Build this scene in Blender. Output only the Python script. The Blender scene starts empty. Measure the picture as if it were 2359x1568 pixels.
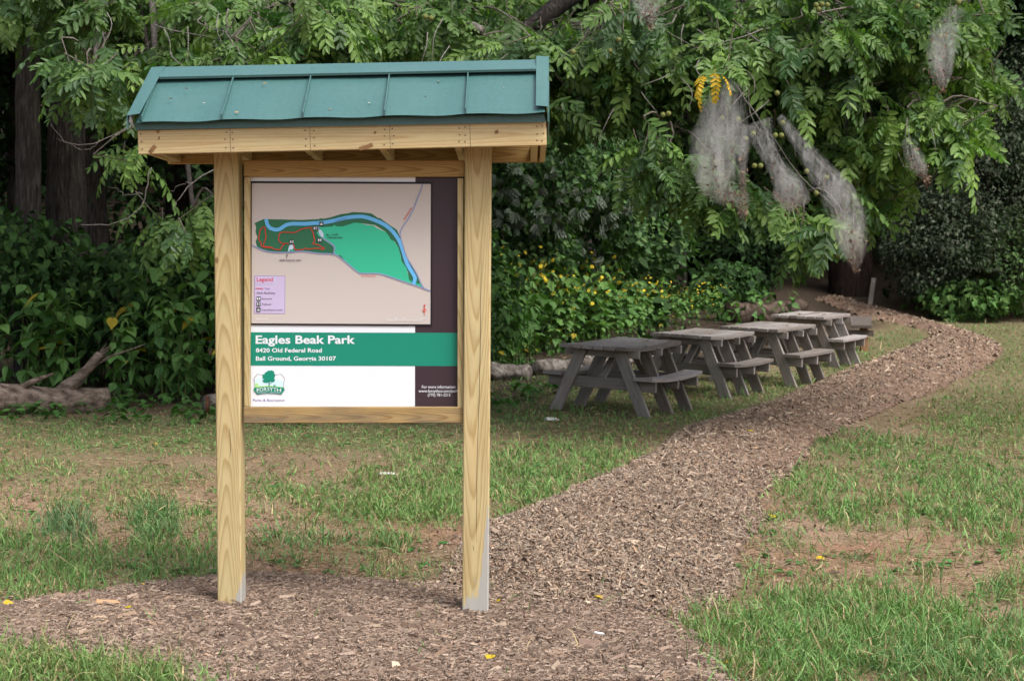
import bpy, bmesh, math, random
import numpy as np
from mathutils import Matrix, Vector

random.seed(7)
rng = np.random.default_rng(7)
SC = bpy.context.scene
COL = SC.collection

# ------------------------------------------------------------------ camera, sky, sun, exposure
PW, PH, FOC = 2359.0, 1568.0, 3800.0          # measuring frame of the photograph, focal length in its pixels
HOR, VPX, EYE = 640.0, 1208.0, 1.767
PITCH = math.atan((PH / 2 - HOR) / FOC)
YAW = math.atan((VPX - PW / 2) / FOC)
cam_data = bpy.data.cameras.new('camera')
cam = bpy.data.objects.new('camera', cam_data)
COL.objects.link(cam)
cam_data.sensor_width = 36.0
cam_data.sensor_fit = 'HORIZONTAL'
cam_data.lens = FOC / PW * 36.0
cam_data.clip_start = 0.1
cam_data.clip_end = 600.0
cam_data.dof.use_dof = True
cam_data.dof.focus_distance = 8.9
cam_data.dof.aperture_fstop = 7.0
cam.location = (0, 0, EYE)
CAMROT = Matrix.Rotation(YAW, 3, 'Z') @ Matrix.Rotation(math.pi / 2 - PITCH, 3, 'X')
cam.rotation_euler = CAMROT.to_euler()
SC.camera = cam
CR = np.array(CAMROT)

SUN_EL, SUN_AZ = math.radians(56), math.radians(48)      # azimuth from behind the camera towards the right
world = bpy.data.worlds.new('World')
SC.world = world
world.use_nodes = True
wn = world.node_tree
sky = wn.nodes.new('ShaderNodeTexSky')
sky.sky_type = 'NISHITA'
sky.sun_disc = False
sky.sun_elevation = SUN_EL
sky.sun_rotation = math.pi - SUN_AZ
sky.dust_density = 6.0
sky.air_density = 1.0
sky.ozone_density = 1.0
hs = wn.nodes.new('ShaderNodeHueSaturation')
hs.inputs['Saturation'].default_value = 0.62
wn.links.new(sky.outputs[0], hs.inputs['Color'])
wn.links.new(hs.outputs[0], wn.nodes['Background'].inputs['Color'])
wn.nodes['Background'].inputs['Strength'].default_value = 0.15
sd = bpy.data.lights.new('sun', 'SUN')
sd.energy = 1.5
sd.angle = math.radians(28)
sd.color = (1.0, 0.965, 0.915)
sun = bpy.data.objects.new('sun', sd)
COL.objects.link(sun)
sdir = Vector((math.sin(SUN_AZ) * math.cos(SUN_EL), -math.cos(SUN_AZ) * math.cos(SUN_EL), math.sin(SUN_EL)))
sun.rotation_euler = sdir.to_track_quat('Z', 'Y').to_euler()
sun.location = (10, -10, 20)
SC.view_settings.view_transform = 'Standard'
SC.view_settings.look = 'None'
SC.view_settings.gamma = 1.0
SC.view_settings.use_curve_mapping = False
SC.view_settings.exposure = 0.78
SC.render.engine = 'CYCLES'
SC.cycles.use_denoising = True
SC.cycles.max_bounces = 6
SC.cycles.diffuse_bounces = 4
SC.cycles.glossy_bounces = 2
SC.cycles.transmission_bounces = 3
SC.cycles.volume_bounces = 2
SC.cycles.volume_step_rate = 2.0
SC.cycles.transparent_max_bounces = 12
SC.cycles.caustics_reflective = False
SC.cycles.caustics_refractive = False


# ------------------------------------------------------------------ measuring helpers
def ray(px, py):
    px, py = np.asarray(px, float), np.asarray(py, float)
    d = np.stack([(px - PW / 2) / FOC, -(py - PH / 2) / FOC, -np.ones_like(px)], -1)
    return d @ CR.T


def at(px, py, Y):
    """point of the place seen at a pixel, at depth Y (metres in front of the camera along the ground)"""
    d = ray(px, py)
    t = np.asarray(Y) / d[..., 1]
    return d * t[..., None] + np.array([0, 0, EYE])


def pix(P):
    q = (np.asarray(P, float) - np.array([0, 0, EYE])) @ CR
    return PW / 2 + FOC * q[..., 0] / -q[..., 2], PH / 2 - FOC * q[..., 1] / -q[..., 2]


def hash2(ix, iy, s):
    h = np.sin(ix * 127.1 + iy * 311.7 + s * 74.7) * 43758.5453
    return h - np.floor(h)


def vnoise(x, y, s=0):
    x, y = np.asarray(x, float), np.asarray(y, float)
    ix, iy = np.floor(x), np.floor(y)
    fx, fy = x - ix, y - iy
    fx, fy = fx * fx * (3 - 2 * fx), fy * fy * (3 - 2 * fy)
    a, b = hash2(ix, iy, s), hash2(ix + 1, iy, s)
    c, d = hash2(ix, iy + 1, s), hash2(ix + 1, iy + 1, s)
    return (a * (1 - fx) + b * fx) * (1 - fy) + (c * (1 - fx) + d * fx) * fy


def fbm(x, y, s=0, o=3):
    r, a, t = 0, 1.0, 0
    for i in range(o):
        r = r + a * vnoise(x * 2 ** i, y * 2 ** i, s + i * 13)
        t += a
        a *= 0.5
    return r / t


def sstep(a, b, x):
    t = np.clip((np.asarray(x, float) - a) / (b - a), 0, 1)
    return t * t * (3 - 2 * t)


def terrain(x, y, fine=True):
    x, y = np.asarray(x, float), np.asarray(y, float)
    z = 0.035 * 0.5 * ((y - 10.0) + np.sqrt((y - 10.0) ** 2 + 4.0)) - 0.035 * 0.34
    z = z - 0.02 * np.clip(x - 0.7, -14, 14) * sstep(9, 17, y)
    z = z - 0.03 * np.clip(x + 0.9, -2.5, 2.5) * (1 - sstep(9, 13, y))
    z = z - 0.04 * (1 - sstep(9.5, 14, y))
    far = np.clip(y - 31.0, 0, 60)
    z = z + 0.007 * np.minimum(far, 20) ** 2 + 0.28 * np.maximum(far - 20, 0)
    if not fine:
        return z
    z = z + 0.05 * (fbm(x * 0.35, y * 0.35, 3) - 0.5) + 0.018 * (fbm(x * 1.7, y * 1.7, 5) - 0.5)
    return z


def on_ground(px, py):
    """where the line of sight through a pixel meets the ground"""
    d = ray(px, py)
    d = d / d[..., 1:2]
    lo = np.full(d.shape[:-1], 3.0)
    hi = lo.copy()
    found = np.zeros(lo.shape, bool)
    for y in np.concatenate([np.geomspace(3, 30, 36), np.arange(31, 90, 1.5)]):
        p = d * y
        below = (p[..., 2] + EYE) < terrain(p[..., 0], p[..., 1], False)
        new = below & ~found
        hi = np.where(new, y, hi)
        lo = np.where(found | below, lo, y)
        found |= below
    hi = np.where(found, hi, 90.0)
    lo, hi = lo - 0.6, hi + 0.6
    for _ in range(13):
        m = (lo + hi) / 2
        p = d * m[..., None]
        b = (p[..., 2] + EYE) < terrain(p[..., 0], p[..., 1])
        hi = np.where(b, m, hi)
        lo = np.where(b, lo, m)
    p = d * hi[..., None]
    return np.stack([p[..., 0], p[..., 1], terrain(p[..., 0], p[..., 1])], -1)


def in_poly(x, y, poly):
    inside = np.zeros(np.shape(x), bool)
    n = len(poly)
    for i in range(n):
        x0, y0 = poly[i]
        x1, y1 = poly[(i + 1) % n]
        c = ((y0 > y) != (y1 > y)) & (x < (x1 - x0) * (y - y0) / (y1 - y0 + 1e-12) + x0)
        inside ^= c
    return inside


def edge_dist(x, y, poly):
    d = np.full(np.shape(x), 1e9)
    n = len(poly)
    for i in range(n):
        a = np.array(poly[i]); b = np.array(poly[(i + 1) % n])
        e = b - a
        t = np.clip(((x - a[0]) * e[0] + (y - a[1]) * e[1]) / (e @ e + 1e-12), 0, 1)
        d = np.minimum(d, np.hypot(x - a[0] - t * e[0], y - a[1] - t * e[1]))
    return d


# ------------------------------------------------------------------ object helpers
def tag(o, label=None, cat=None, group=None, kind=None):
    if label: o['label'] = label
    if cat: o['category'] = cat
    if group: o['group'] = group
    if kind: o['kind'] = kind
    return o


def empty(name, loc=(0, 0, 0), rz=0.0):
    o = bpy.data.objects.new(name, None)
    o.empty_display_size = 0.1
    o.location = loc
    o.rotation_euler = (0, 0, rz)
    COL.objects.link(o)
    return o


def link(name, me, parent=None, mat=None, matrix=None):
    if mat is not None and len(me.materials) == 0:
        me.materials.append(mat)
    o = bpy.data.objects.new(name, me)
    COL.objects.link(o)
    if parent is not None:
        o.parent = parent
    if matrix is not None:
        o.matrix_local = matrix
    return o


def copy_tree(o, parent=None):
    c = o.copy()
    COL.objects.link(c)
    if parent is not None:
        c.parent = parent
    for ch in o.children:
        copy_tree(ch, c)
    return c


def np_mesh(name, V, F, col=None, smooth=False):
    V = np.asarray(V, np.float32).reshape(-1, 3)
    F = np.asarray(F, np.int32)
    k = F.shape[1]
    me = bpy.data.meshes.new(name)
    me.vertices.add(len(V))
    me.vertices.foreach_set('co', V.ravel())
    me.loops.add(F.size)
    me.loops.foreach_set('vertex_index', F.ravel())
    me.polygons.add(len(F))
    me.polygons.foreach_set('loop_start', np.arange(0, F.size, k, dtype=np.int32))
    me.polygons.foreach_set('loop_total', np.full(len(F), k, np.int32))
    me.polygons.foreach_set('use_smooth', np.full(len(F), smooth, bool))
    if col is not None:
        a = me.color_attributes.new('Col', 'FLOAT_COLOR', 'POINT')
        c = np.ones((len(V), 4), np.float32)
        c[:, :3] = col
        a.data.foreach_set('color', c.ravel())
    me.update(calc_edges=True)
    me.validate()
    return me


class Acc:
    """collects triangles of many small pieces that go into one stuff mesh or one part"""
    def __init__(self):
        self.V, self.F, self.C, self.n = [], [], [], 0

    def add(self, V, F, C):
        V = np.asarray(V, np.float32).reshape(-1, 3)
        C = np.broadcast_to(np.asarray(C, np.float32), (len(V), 3))
        self.V.append(V); self.F.append(np.asarray(F, np.int64) + self.n); self.C.append(C)
        self.n += len(V)

    def scatter(self, tmpl, pos, R, s, col):
        """copies of a template (V, F) at positions with rotations, sizes and colours"""
        V0, F0 = tmpl
        N, n = len(pos), len(V0)
        if N == 0:
            return
        s = np.asarray(s, float)
        if s.ndim == 1:
            s = s[:, None]
        W = V0[None] * s[:, None, :]
        W = np.einsum('nij,nkj->nki', R, W) + np.asarray(pos)[:, None, :]
        F = (F0[None] + (np.arange(N) * n)[:, None, None]).reshape(-1, 3)
        C = np.repeat(np.asarray(col, float), n, 0)
        self.add(W.reshape(-1, 3), F, C)

    def mesh(self, name, smooth=False):
        return np_mesh(name, np.concatenate(self.V), np.concatenate(self.F), np.concatenate(self.C), smooth)

    def build(self, name, mat, parent=None, smooth=False):
        return link(name, self.mesh(name, smooth), parent, mat)


def rot(az, pitch, roll):
    """local X heads along az and dips by pitch; roll turns about X"""
    az, pitch, roll = np.broadcast_arrays(np.asarray(az, float), pitch, roll)
    ca, sa, cp, sp, cr, sr = np.cos(az), np.sin(az), np.cos(pitch), np.sin(pitch), np.cos(roll), np.sin(roll)
    o, z = np.ones_like(ca), np.zeros_like(ca)
    Rz = np.stack([np.stack([ca, -sa, z], -1), np.stack([sa, ca, z], -1), np.stack([z, z, o], -1)], -2)
    Ry = np.stack([np.stack([cp, z, sp], -1), np.stack([z, o, z], -1), np.stack([-sp, z, cp], -1)], -2)
    Rx = np.stack([np.stack([o, z, z], -1), np.stack([z, cr, -sr], -1), np.stack([z, sr, cr], -1)], -2)
    return Rz @ Ry @ Rx


def tris(F):
    out = []
    for f in F:
        for i in range(1, len(f) - 1):
            out.append((f[0], f[i], f[i + 1]))
    return np.array(out)


def tube(pts, rad, sides=6, cap=True, flat=None):
    """triangles of a tapering tube along points"""
    pts = np.asarray(pts, float)
    n = len(pts)
    if np.ndim(rad) < 2:
        rad = np.atleast_1d(np.asarray(rad, float))
        rad = np.interp(np.linspace(0, 1, n), np.linspace(0, 1, len(rad)), rad) if len(rad) > 1 else np.full(n, rad[0])
    else:
        rad = np.asarray(rad)
    T = np.gradient(pts, axis=0)
    T /= np.linalg.norm(T, axis=1)[:, None] + 1e-9
    ref = np.array([0.31, 0.17, 0.93])
    if abs(T[0] @ ref) > 0.9:
        ref = np.array([0.93, 0.31, 0.17])
    A = np.cross(T, ref); A /= np.linalg.norm(A, axis=1)[:, None]
    B = np.cross(T, A)
    th = np.linspace(0, 2 * math.pi, sides, endpoint=False)
    r = rad if rad.ndim == 2 else rad[:, None]
    V = pts[:, None] + r[..., None] * (np.cos(th)[None, :, None] * A[:, None] + np.sin(th)[None, :, None] * B[:, None])
    F = []
    for i in range(n - 1):
        for j in range(sides):
            a, b = i * sides + j, i * sides + (j + 1) % sides
            c, d = a + sides, b + sides
            F += [(a, b, d), (a, d, c)]
    V = V.reshape(-1, 3)
    if cap:
        V = np.concatenate([V, pts[:1], pts[-1:]])
        for j in range(sides):
            F.append((len(V) - 2, (j + 1) % sides, j))
            F.append((len(V) - 1, (n - 1) * sides + j, (n - 1) * sides + (j + 1) % sides))
    return V, np.array(F)


def curve_pts(ctrl, n=12):
    """smooth points through control points"""
    c = np.asarray(ctrl, float)
    m = len(c)
    if m == 2:
        return c[0] + (c[1] - c[0]) * np.linspace(0, 1, n)[:, None]
    p = np.concatenate([2 * c[:1] - c[1:2], c, 2 * c[-1:] - c[-2:-1]])
    out = []
    per = max(2, n // (m - 1))
    for i in range(m - 1):
        t = np.linspace(0, 1, per, endpoint=False)[:, None]
        a, b, d, e = p[i], p[i + 1], p[i + 2], p[i + 3]
        out.append(0.5 * (2 * b + (d - a) * t + (2 * a - 5 * b + 4 * d - e) * t ** 2 + (3 * b - a - 3 * d + e) * t ** 3))
    out.append(c[-1:])
    return np.concatenate(out)


# ------------------------------------------------------------------ materials
def mat_new(name):
    m = bpy.data.materials.new(name)
    m.use_nodes = True
    nt = m.node_tree
    b = nt.nodes['Principled BSDF']
    return m, nt, b


def nn(nt, typ, **kw):
    n = nt.nodes.new(typ)
    for k, v in kw.items():
        if hasattr(n, k):
            setattr(n, k, v)
        else:
            n.inputs[k.replace('_', ' ')].default_value = v
    return n


def ramp(nt, src, stops):
    r = nt.nodes.new('ShaderNodeValToRGB')
    el = r.color_ramp.elements
    while len(el) < len(stops):
        el.new(0.5)
    for e, (p, c) in zip(el, stops):
        e.position = p
        e.color = (*c, 1) if len(c) == 3 else c
    nt.links.new(src, r.inputs[0])
    return r.outputs[0]


def math_n(nt, op, a, b=None, clamp=False):
    n = nt.nodes.new('ShaderNodeMath')
    n.operation = op
    n.use_clamp = clamp
    for i, v in enumerate((a, b)):
        if v is None: continue
        if isinstance(v, (int, float)):
            n.inputs[i].default_value = v
        else:
            nt.links.new(v, n.inputs[i])
    return n.outputs[0]


def mixc(nt, fac, a, b, blend='MIX'):
    n = nt.nodes.new('ShaderNodeMix')
    n.data_type = 'RGBA'
    n.blend_type = blend
    for s, v in ((n.inputs[0], fac), (n.inputs[6], a), (n.inputs[7], b)):
        if isinstance(v, (int, float)):
            s.default_value = v
        elif isinstance(v, tuple):
            s.default_value = (*v, 1)
        else:
            nt.links.new(v, s)
    return n.outputs[2]


def bump(nt, b, h, strength=0.3, dist=0.01):
    n = nt.nodes.new('ShaderNodeBump')
    n.inputs['Strength'].default_value = strength
    n.inputs['Distance'].default_value = dist
    nt.links.new(h, n.inputs['Height'])
    nt.links.new(n.outputs[0], b.inputs['Normal'])


def plain(name, c, rough=0.5, spec=0.5, var=0.0):
    m, nt, b = mat_new(name)
    b.inputs['Base Color'].default_value = (*c, 1)
    b.inputs['Roughness'].default_value = rough
    b.inputs['Specular IOR Level'].default_value = spec
    if var:
        tc = nn(nt, 'ShaderNodeTexCoord')
        no = nn(nt, 'ShaderNodeTexNoise', Scale=9.0, Detail=5.0)
        nt.links.new(tc.outputs['Object'], no.inputs['Vector'])
        c2 = tuple(x * (1 - var) for x in c)
        nt.links.new(ramp(nt, no.outputs[0], [(0.35, c2), (0.65, c)]), b.inputs['Base Color'])
    return m


def grain_coords(nt, xs, ts=1.0):
    tc = nn(nt, 'ShaderNodeTexCoord')
    oi = nn(nt, 'ShaderNodeObjectInfo')
    add = nn(nt, 'ShaderNodeVectorMath', operation='ADD')
    cmb = nn(nt, 'ShaderNodeCombineXYZ')
    nt.links.new(math_n(nt, 'MULTIPLY', oi.outputs['Random'], 17.0), cmb.inputs[0])
    nt.links.new(math_n(nt, 'MULTIPLY', oi.outputs['Random'], 0.05), cmb.inputs[2])
    nt.links.new(tc.outputs['Object'], add.inputs[0])
    nt.links.new(cmb.outputs[0], add.inputs[1])
    mp = nn(nt, 'ShaderNodeMapping')
    mp.inputs['Scale'].default_value = (xs, ts, ts)
    nt.links.new(add.outputs[0], mp.inputs['Vector'])
    return tc, mp.outputs[0], oi


def pine(name, stain=None, early=(0.53, 0.435, 0.232), late=(0.385, 0.285, 0.13), scale=58.0, off=0.06, tilt=0.03, weather=0.0):
    m, nt, b = mat_new(name)
    tc, v, oi = grain_coords(nt, 1.0)
    # growth rings round a pith that lies behind the face, tilted so that the face shows long arches
    no = nn(nt, 'ShaderNodeTexNoise', Scale=1.0, Detail=2.0)
    mp0 = nn(nt, 'ShaderNodeMapping')
    mp0.inputs['Scale'].default_value = (1.3, 10, 10)
    nt.links.new(v, mp0.inputs['Vector'])
    nt.links.new(mp0.outputs[0], no.inputs['Vector'])
    mp = nn(nt, 'ShaderNodeMapping')
    mp.inputs['Location'].default_value = (0, off, 0.004)
    mp.inputs['Rotation'].default_value = (0, 0.006, tilt)
    nt.links.new(tc.outputs['Object'], mp.inputs['Vector'])
    sub = nn(nt, 'ShaderNodeVectorMath', operation='SCALE')
    sub.inputs['Scale'].default_value = 0.014
    nt.links.new(no.outputs['Color'], sub.inputs[0])
    ad = nn(nt, 'ShaderNodeVectorMath', operation='ADD')
    nt.links.new(mp.outputs[0], ad.inputs[0])
    nt.links.new(sub.outputs[0], ad.inputs[1])
    w = nn(nt, 'ShaderNodeTexWave', wave_type='RINGS', rings_direction='X', wave_profile='SAW')
    w.inputs['Scale'].default_value = scale
    w.inputs['Distortion'].default_value = 0.0
    nt.links.new(ad.outputs[0], w.inputs['Vector'])
    c = ramp(nt, w.outputs[1], [(0.0, early), (0.5, tuple(0.93 * e for e in early)), (0.86, late), (1.0, early)])
    big = nn(nt, 'ShaderNodeTexNoise', Scale=1.0, Detail=3.0)
    mp2 = nn(nt, 'ShaderNodeMapping')
    mp2.inputs['Scale'].default_value = (1.6, 14, 14)
    nt.links.new(v, mp2.inputs['Vector'])
    nt.links.new(mp2.outputs[0], big.inputs['Vector'])
    c = mixc(nt, 0.55, c, ramp(nt, big.outputs[0], [(0.3, (0.80, 0.72, 0.62)), (0.5, (1, 1, 1)), (0.72, (1.06, 0.93, 0.80))]), 'MULTIPLY')
    fine = nn(nt, 'ShaderNodeTexNoise', Scale=1.0, Detail=4.0)
    mp3 = nn(nt, 'ShaderNodeMapping')
    mp3.inputs['Scale'].default_value = (14, 260, 260)
    nt.links.new(v, mp3.inputs['Vector'])
    nt.links.new(mp3.outputs[0], fine.inputs['Vector'])
    c = mixc(nt, 0.35, c, ramp(nt, fine.outputs[0], [(0.3, (0.72, 0.68, 0.6)), (0.6, (1.05, 1.05, 1.05))]), 'MULTIPLY')
    # knots
    vo = nn(nt, 'ShaderNodeTexVoronoi', Scale=1.0)
    mp4 = nn(nt, 'ShaderNodeMapping')
    mp4.inputs['Scale'].default_value = (3.4, 6.5, 6.5)
    nt.links.new(v, mp4.inputs['Vector'])
    nt.links.new(mp4.outputs[0], vo.inputs['Vector'])
    k = ramp(nt, vo.outputs['Distance'], [(0.035, (1, 1, 1)), (0.085, (0, 0, 0))])
    c = mixc(nt, math_n(nt, 'MULTIPLY', k, 0.8), c, (0.14, 0.065, 0.025))
    if weather:
        wn_ = nn(nt, 'ShaderNodeTexNoise', Scale=1.0, Detail=5.0)
        mp5 = nn(nt, 'ShaderNodeMapping')
        mp5.inputs['Scale'].default_value = (3.5, 22, 22)
        nt.links.new(v, mp5.inputs['Vector'])
        nt.links.new(mp5.outputs[0], wn_.inputs['Vector'])
        f = ramp(nt, wn_.outputs[0], [(0.42, (0, 0, 0)), (0.68, (1, 1, 1))])
        c = mixc(nt, math_n(nt, 'MULTIPLY', f, weather), c, (0.15, 0.12, 0.085))
    if stain:
        half, base, gain, top = stain          # a grey stain that climbs one edge of the foot
        sx = nn(nt, 'ShaderNodeSeparateXYZ')
        nt.links.new(tc.outputs['Object'], sx.inputs[0])
        h = math_n(nt, 'ADD', sx.outputs[0], half)
        e = math_n(nt, 'MULTIPLY', math_n(nt, 'MAXIMUM', math_n(nt, 'SUBTRACT', sx.outputs[2], 0.024), 0.0), gain)
        lim = math_n(nt, 'MINIMUM', math_n(nt, 'ADD', math_n(nt, 'ADD', e, base), math_n(nt, 'MULTIPLY', sx.outputs[2], 0.9)), top)
        nz = nn(nt, 'ShaderNodeTexNoise', Scale=1.0, Detail=4.0)
        mpz = nn(nt, 'ShaderNodeMapping')
        mpz.inputs['Scale'].default_value = (14, 60, 60)
        nt.links.new(tc.outputs['Object'], mpz.inputs['Vector'])
        nt.links.new(mpz.outputs[0], nz.inputs['Vector'])
        lim = math_n(nt, 'ADD', lim, math_n(nt, 'MULTIPLY', math_n(nt, 'SUBTRACT', nz.outputs[0], 0.5), 0.30))
        f = math_n(nt, 'MULTIPLY', math_n(nt, 'SUBTRACT', lim, h), 22.0, True)
        c = mixc(nt, math_n(nt, 'MULTIPLY', f, 0.8), c, (0.36, 0.37, 0.38))
    nt.links.new(c, b.inputs['Base Color'])
    b.inputs['Roughness'].default_value = 0.7
    b.inputs['Specular IOR Level'].default_value = 0.25
    bump(nt, b, w.outputs[1], 0.12, 0.002)
    return m


def grey_wood(name, base=(0.245, 0.228, 0.215), dark=(0.07, 0.062, 0.056), brown=(0.21, 0.155, 0.12)):
    m, nt, b = mat_new(name)
    tc, v, oi = grain_coords(nt, 1.0)
    mp = nn(nt, 'ShaderNodeMapping')
    mp.inputs['Scale'].default_value = (3.0, 75, 75)
    nt.links.new(v, mp.inputs['Vector'])
    no = nn(nt, 'ShaderNodeTexNoise', Scale=1.0, Detail=6.0, Roughness=0.65)
    nt.links.new(mp.outputs[0], no.inputs['Vector'])
    c = ramp(nt, no.outputs[0], [(0.27, dark), (0.45, base), (0.7, tuple(1.35 * x for x in base))])
    n2 = nn(nt, 'ShaderNodeTexNoise', Scale=1.0, Detail=4.0)
    mp2 = nn(nt, 'ShaderNodeMapping')
    mp2.inputs['Scale'].default_value = (3.2, 9, 9)
    nt.links.new(v, mp2.inputs['Vector'])
    nt.links.new(mp2.outputs[0], n2.inputs['Vector'])
    c = mixc(nt, ramp(nt, n2.outputs[0], [(0.48, (0, 0, 0)), (0.75, (0.6, 0.6, 0.6))]), c, brown)
    c = mixc(nt, ramp(nt, n2.outputs['Color'], [(0.60, (0, 0, 0)), (0.8, (0.7, 0.7, 0.7))]), c, dark)
    tone = ramp(nt, oi.outputs['Random'], [(0.0, (0.66, 0.63, 0.60)), (1.0, (1.22, 1.22, 1.25))])
    c = mixc(nt, 1.0, c, tone, 'MULTIPLY')
    nt.links.new(c, b.inputs['Base Color'])
    b.inputs['Roughness'].default_value = 0.85
    b.inputs['Specular IOR Level'].default_value = 0.2
    bump(nt, b, no.outputs[0], 0.5, 0.004)
    return m


def leafy(name, rough=0.42, transl=0.25, spec=0.4, tint=(1.0, 1.25, 0.45)):
    """leaf blade whose colour is its own (per leaf); some light comes through"""
    m, nt, b = mat_new(name)
    at_ = nn(nt, 'ShaderNodeVertexColor')
    at_.layer_name = 'Col'
    tc = nn(nt, 'ShaderNodeTexCoord')
    no = nn(nt, 'ShaderNodeTexNoise', Scale=22.0, Detail=2.0)
    nt.links.new(tc.outputs['Object'], no.inputs['Vector'])
    c = mixc(nt, 0.8, at_.outputs[0], ramp(nt, no.outputs[0], [(0.3, (0.72, 0.75, 0.75)), (0.7, (1.25, 1.2, 1.15))]), 'MULTIPLY')
    nt.links.new(c, b.inputs['Base Color'])
    b.inputs['Roughness'].default_value = rough
    b.inputs['Specular IOR Level'].default_value = spec
    if transl:
        tr = nn(nt, 'ShaderNodeBsdfTranslucent')
        nt.links.new(mixc(nt, 1.0, c, tint, 'MULTIPLY'), tr.inputs['Color'])
        mx = nn(nt, 'ShaderNodeMixShader')
        mx.inputs[0].default_value = transl
        nt.links.new(b.outputs[0], mx.inputs[1])
        nt.links.new(tr.outputs[0], mx.inputs[2])
        nt.links.new(mx.outputs[0], nt.nodes['Material Output'].inputs['Surface'])
    return m


def coloured(name, rough=0.85, spec=0.15, nscale=60.0, lo=0.7, hi=1.25, bumps=0.0, stretch=(1, 1, 1)):
    """the piece's own colour from its mesh, with fine grain"""
    m, nt, b = mat_new(name)
    at_ = nn(nt, 'ShaderNodeVertexColor')
    at_.layer_name = 'Col'
    tc = nn(nt, 'ShaderNodeTexCoord')
    mp = nn(nt, 'ShaderNodeMapping')
    mp.inputs['Scale'].default_value = stretch
    nt.links.new(tc.outputs['Object'], mp.inputs['Vector'])
    no = nn(nt, 'ShaderNodeTexNoise', Scale=nscale, Detail=5.0, Roughness=0.65)
    nt.links.new(mp.outputs[0], no.inputs['Vector'])
    c = mixc(nt, 1.0, at_.outputs[0], ramp(nt, no.outputs[0], [(0.3, (lo,) * 3), (0.7, (hi,) * 3)]), 'MULTIPLY')
    nt.links.new(c, b.inputs['Base Color'])
    b.inputs['Roughness'].default_value = rough
    b.inputs['Specular IOR Level'].default_value = spec
    if bumps:
        bump(nt, b, no.outputs[0], 0.7, bumps)
    return m


def bark(name, c1, c2, c3, vs=(9, 9, 1.6), dist=0.03):
    m, nt, b = mat_new(name)
    tc = nn(nt, 'ShaderNodeTexCoord')
    mp = nn(nt, 'ShaderNodeMapping')
    mp.inputs['Scale'].default_value = vs
    nt.links.new(tc.outputs['Object'], mp.inputs['Vector'])
    no = nn(nt, 'ShaderNodeTexNoise', Scale=1.5, Detail=6.0, Roughness=0.7)
    nt.links.new(mp.outputs[0], no.inputs['Vector'])
    c = ramp(nt, no.outputs[0], [(0.32, c1), (0.52, c2), (0.72, c3)])
    n2 = nn(nt, 'ShaderNodeTexNoise', Scale=3.5, Detail=5.0)
    nt.links.new(tc.outputs['Object'], n2.inputs['Vector'])
    c = mixc(nt, ramp(nt, n2.outputs[0], [(0.55, (0, 0, 0)), (0.75, (0.6, 0.6, 0.6))]), c, c3)
    nt.links.new(c, b.inputs['Base Color'])
    b.inputs['Roughness'].default_value = 0.95
    b.inputs['Specular IOR Level'].default_value = 0.1
    bump(nt, b, no.outputs[0], 0.9, dist)
    return m


M = {}
M['pine'] = pine('pine_board')
M['pine_fascia'] = pine('pine_fascia', early=(0.55, 0.45, 0.25), late=(0.45, 0.325, 0.16), scale=30.0, off=0.05, tilt=0.012)
M['pine_left'] = pine('pine_post_left', stain=(1.45, 0.40, 4.0, 0.58))
M['pine_right'] = pine('pine_post_right', stain=(1.45, 0.52, 11.0, 0.97), tilt=-0.022, off=0.07)
M['pine_dark'] = pine('pine_rail_weathered', early=(0.42, 0.30, 0.135), late=(0.27, 0.16, 0.06), weather=0.75)
M['pine_shade'] = pine('pine_shaded', early=(0.46, 0.32, 0.13), late=(0.30, 0.18, 0.06))  # darker copy of the pine for timbers under the roof, shade in its colour
M['grey_wood'] = grey_wood('weathered_wood')
M['dark_wood'] = grey_wood('old_bench_wood', (0.11, 0.095, 0.085), (0.045, 0.04, 0.035), (0.10, 0.07, 0.05))
M['brown_wood'] = grey_wood('brown_bench_post', (0.20, 0.115, 0.06), (0.09, 0.05, 0.03), (0.24, 0.13, 0.06))

m, nt, b = mat_new('roof_metal')
tc = nn(nt, 'ShaderNodeTexCoord')
no = nn(nt, 'ShaderNodeTexNoise', Scale=45.0, Detail=4.0)
nt.links.new(tc.outputs['Object'], no.inputs['Vector'])
n2 = nn(nt, 'ShaderNodeTexNoise', Scale=2.2, Detail=3.0)
nt.links.new(tc.outputs['Object'], n2.inputs['Vector'])
c = ramp(nt, no.outputs[0], [(0.25, (0.045, 0.119, 0.116)), (0.75, (0.057, 0.143, 0.140))])
c = mixc(nt, ramp(nt, n2.outputs[0], [(0.45, (0, 0, 0)), (0.8, (0.35, 0.35, 0.35))]), c, (0.085, 0.175, 0.165))
nt.links.new(c, b.inputs['Base Color'])
b.inputs['Roughness'].default_value = 0.34
b.inputs['Specular IOR Level'].default_value = 0.55
bump(nt, b, n2.outputs[0], 0.15, 0.01)
M['roof'] = m
M['roof_inside'] = plain('roof_metal_inside', (0.55, 0.56, 0.60), 0.5, 0.4, 0.15)
M['white'] = plain('white_vinyl', (0.75, 0.79, 0.845), 0.45, 0.4)
M['brown'] = plain('brown_vinyl', (0.040, 0.022, 0.030), 0.45, 0.4)
M['black'] = plain('black_print', (0.012, 0.010, 0.014), 0.5, 0.3)
M['green'] = plain('green_vinyl', (0.004, 0.235, 0.155), 0.45, 0.4)
M['beige'] = plain('map_beige', (0.56, 0.51, 0.48), 0.45, 0.35)
M['map_dark'] = plain('map_dark_green', (0.028, 0.150, 0.075), 0.5, 0.3)
M['map_light'] = plain('map_light_green', (0.040, 0.50, 0.30), 0.5, 0.3)
M['map_river'] = plain('map_river_blue', (0.14, 0.48, 0.86), 0.5, 0.3)
M['map_road'] = plain('map_road_blue', (0.26, 0.31, 0.52), 0.5, 0.3)
M['map_pale'] = plain('map_pale_blue', (0.52, 0.66, 0.80), 0.5, 0.3)
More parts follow.
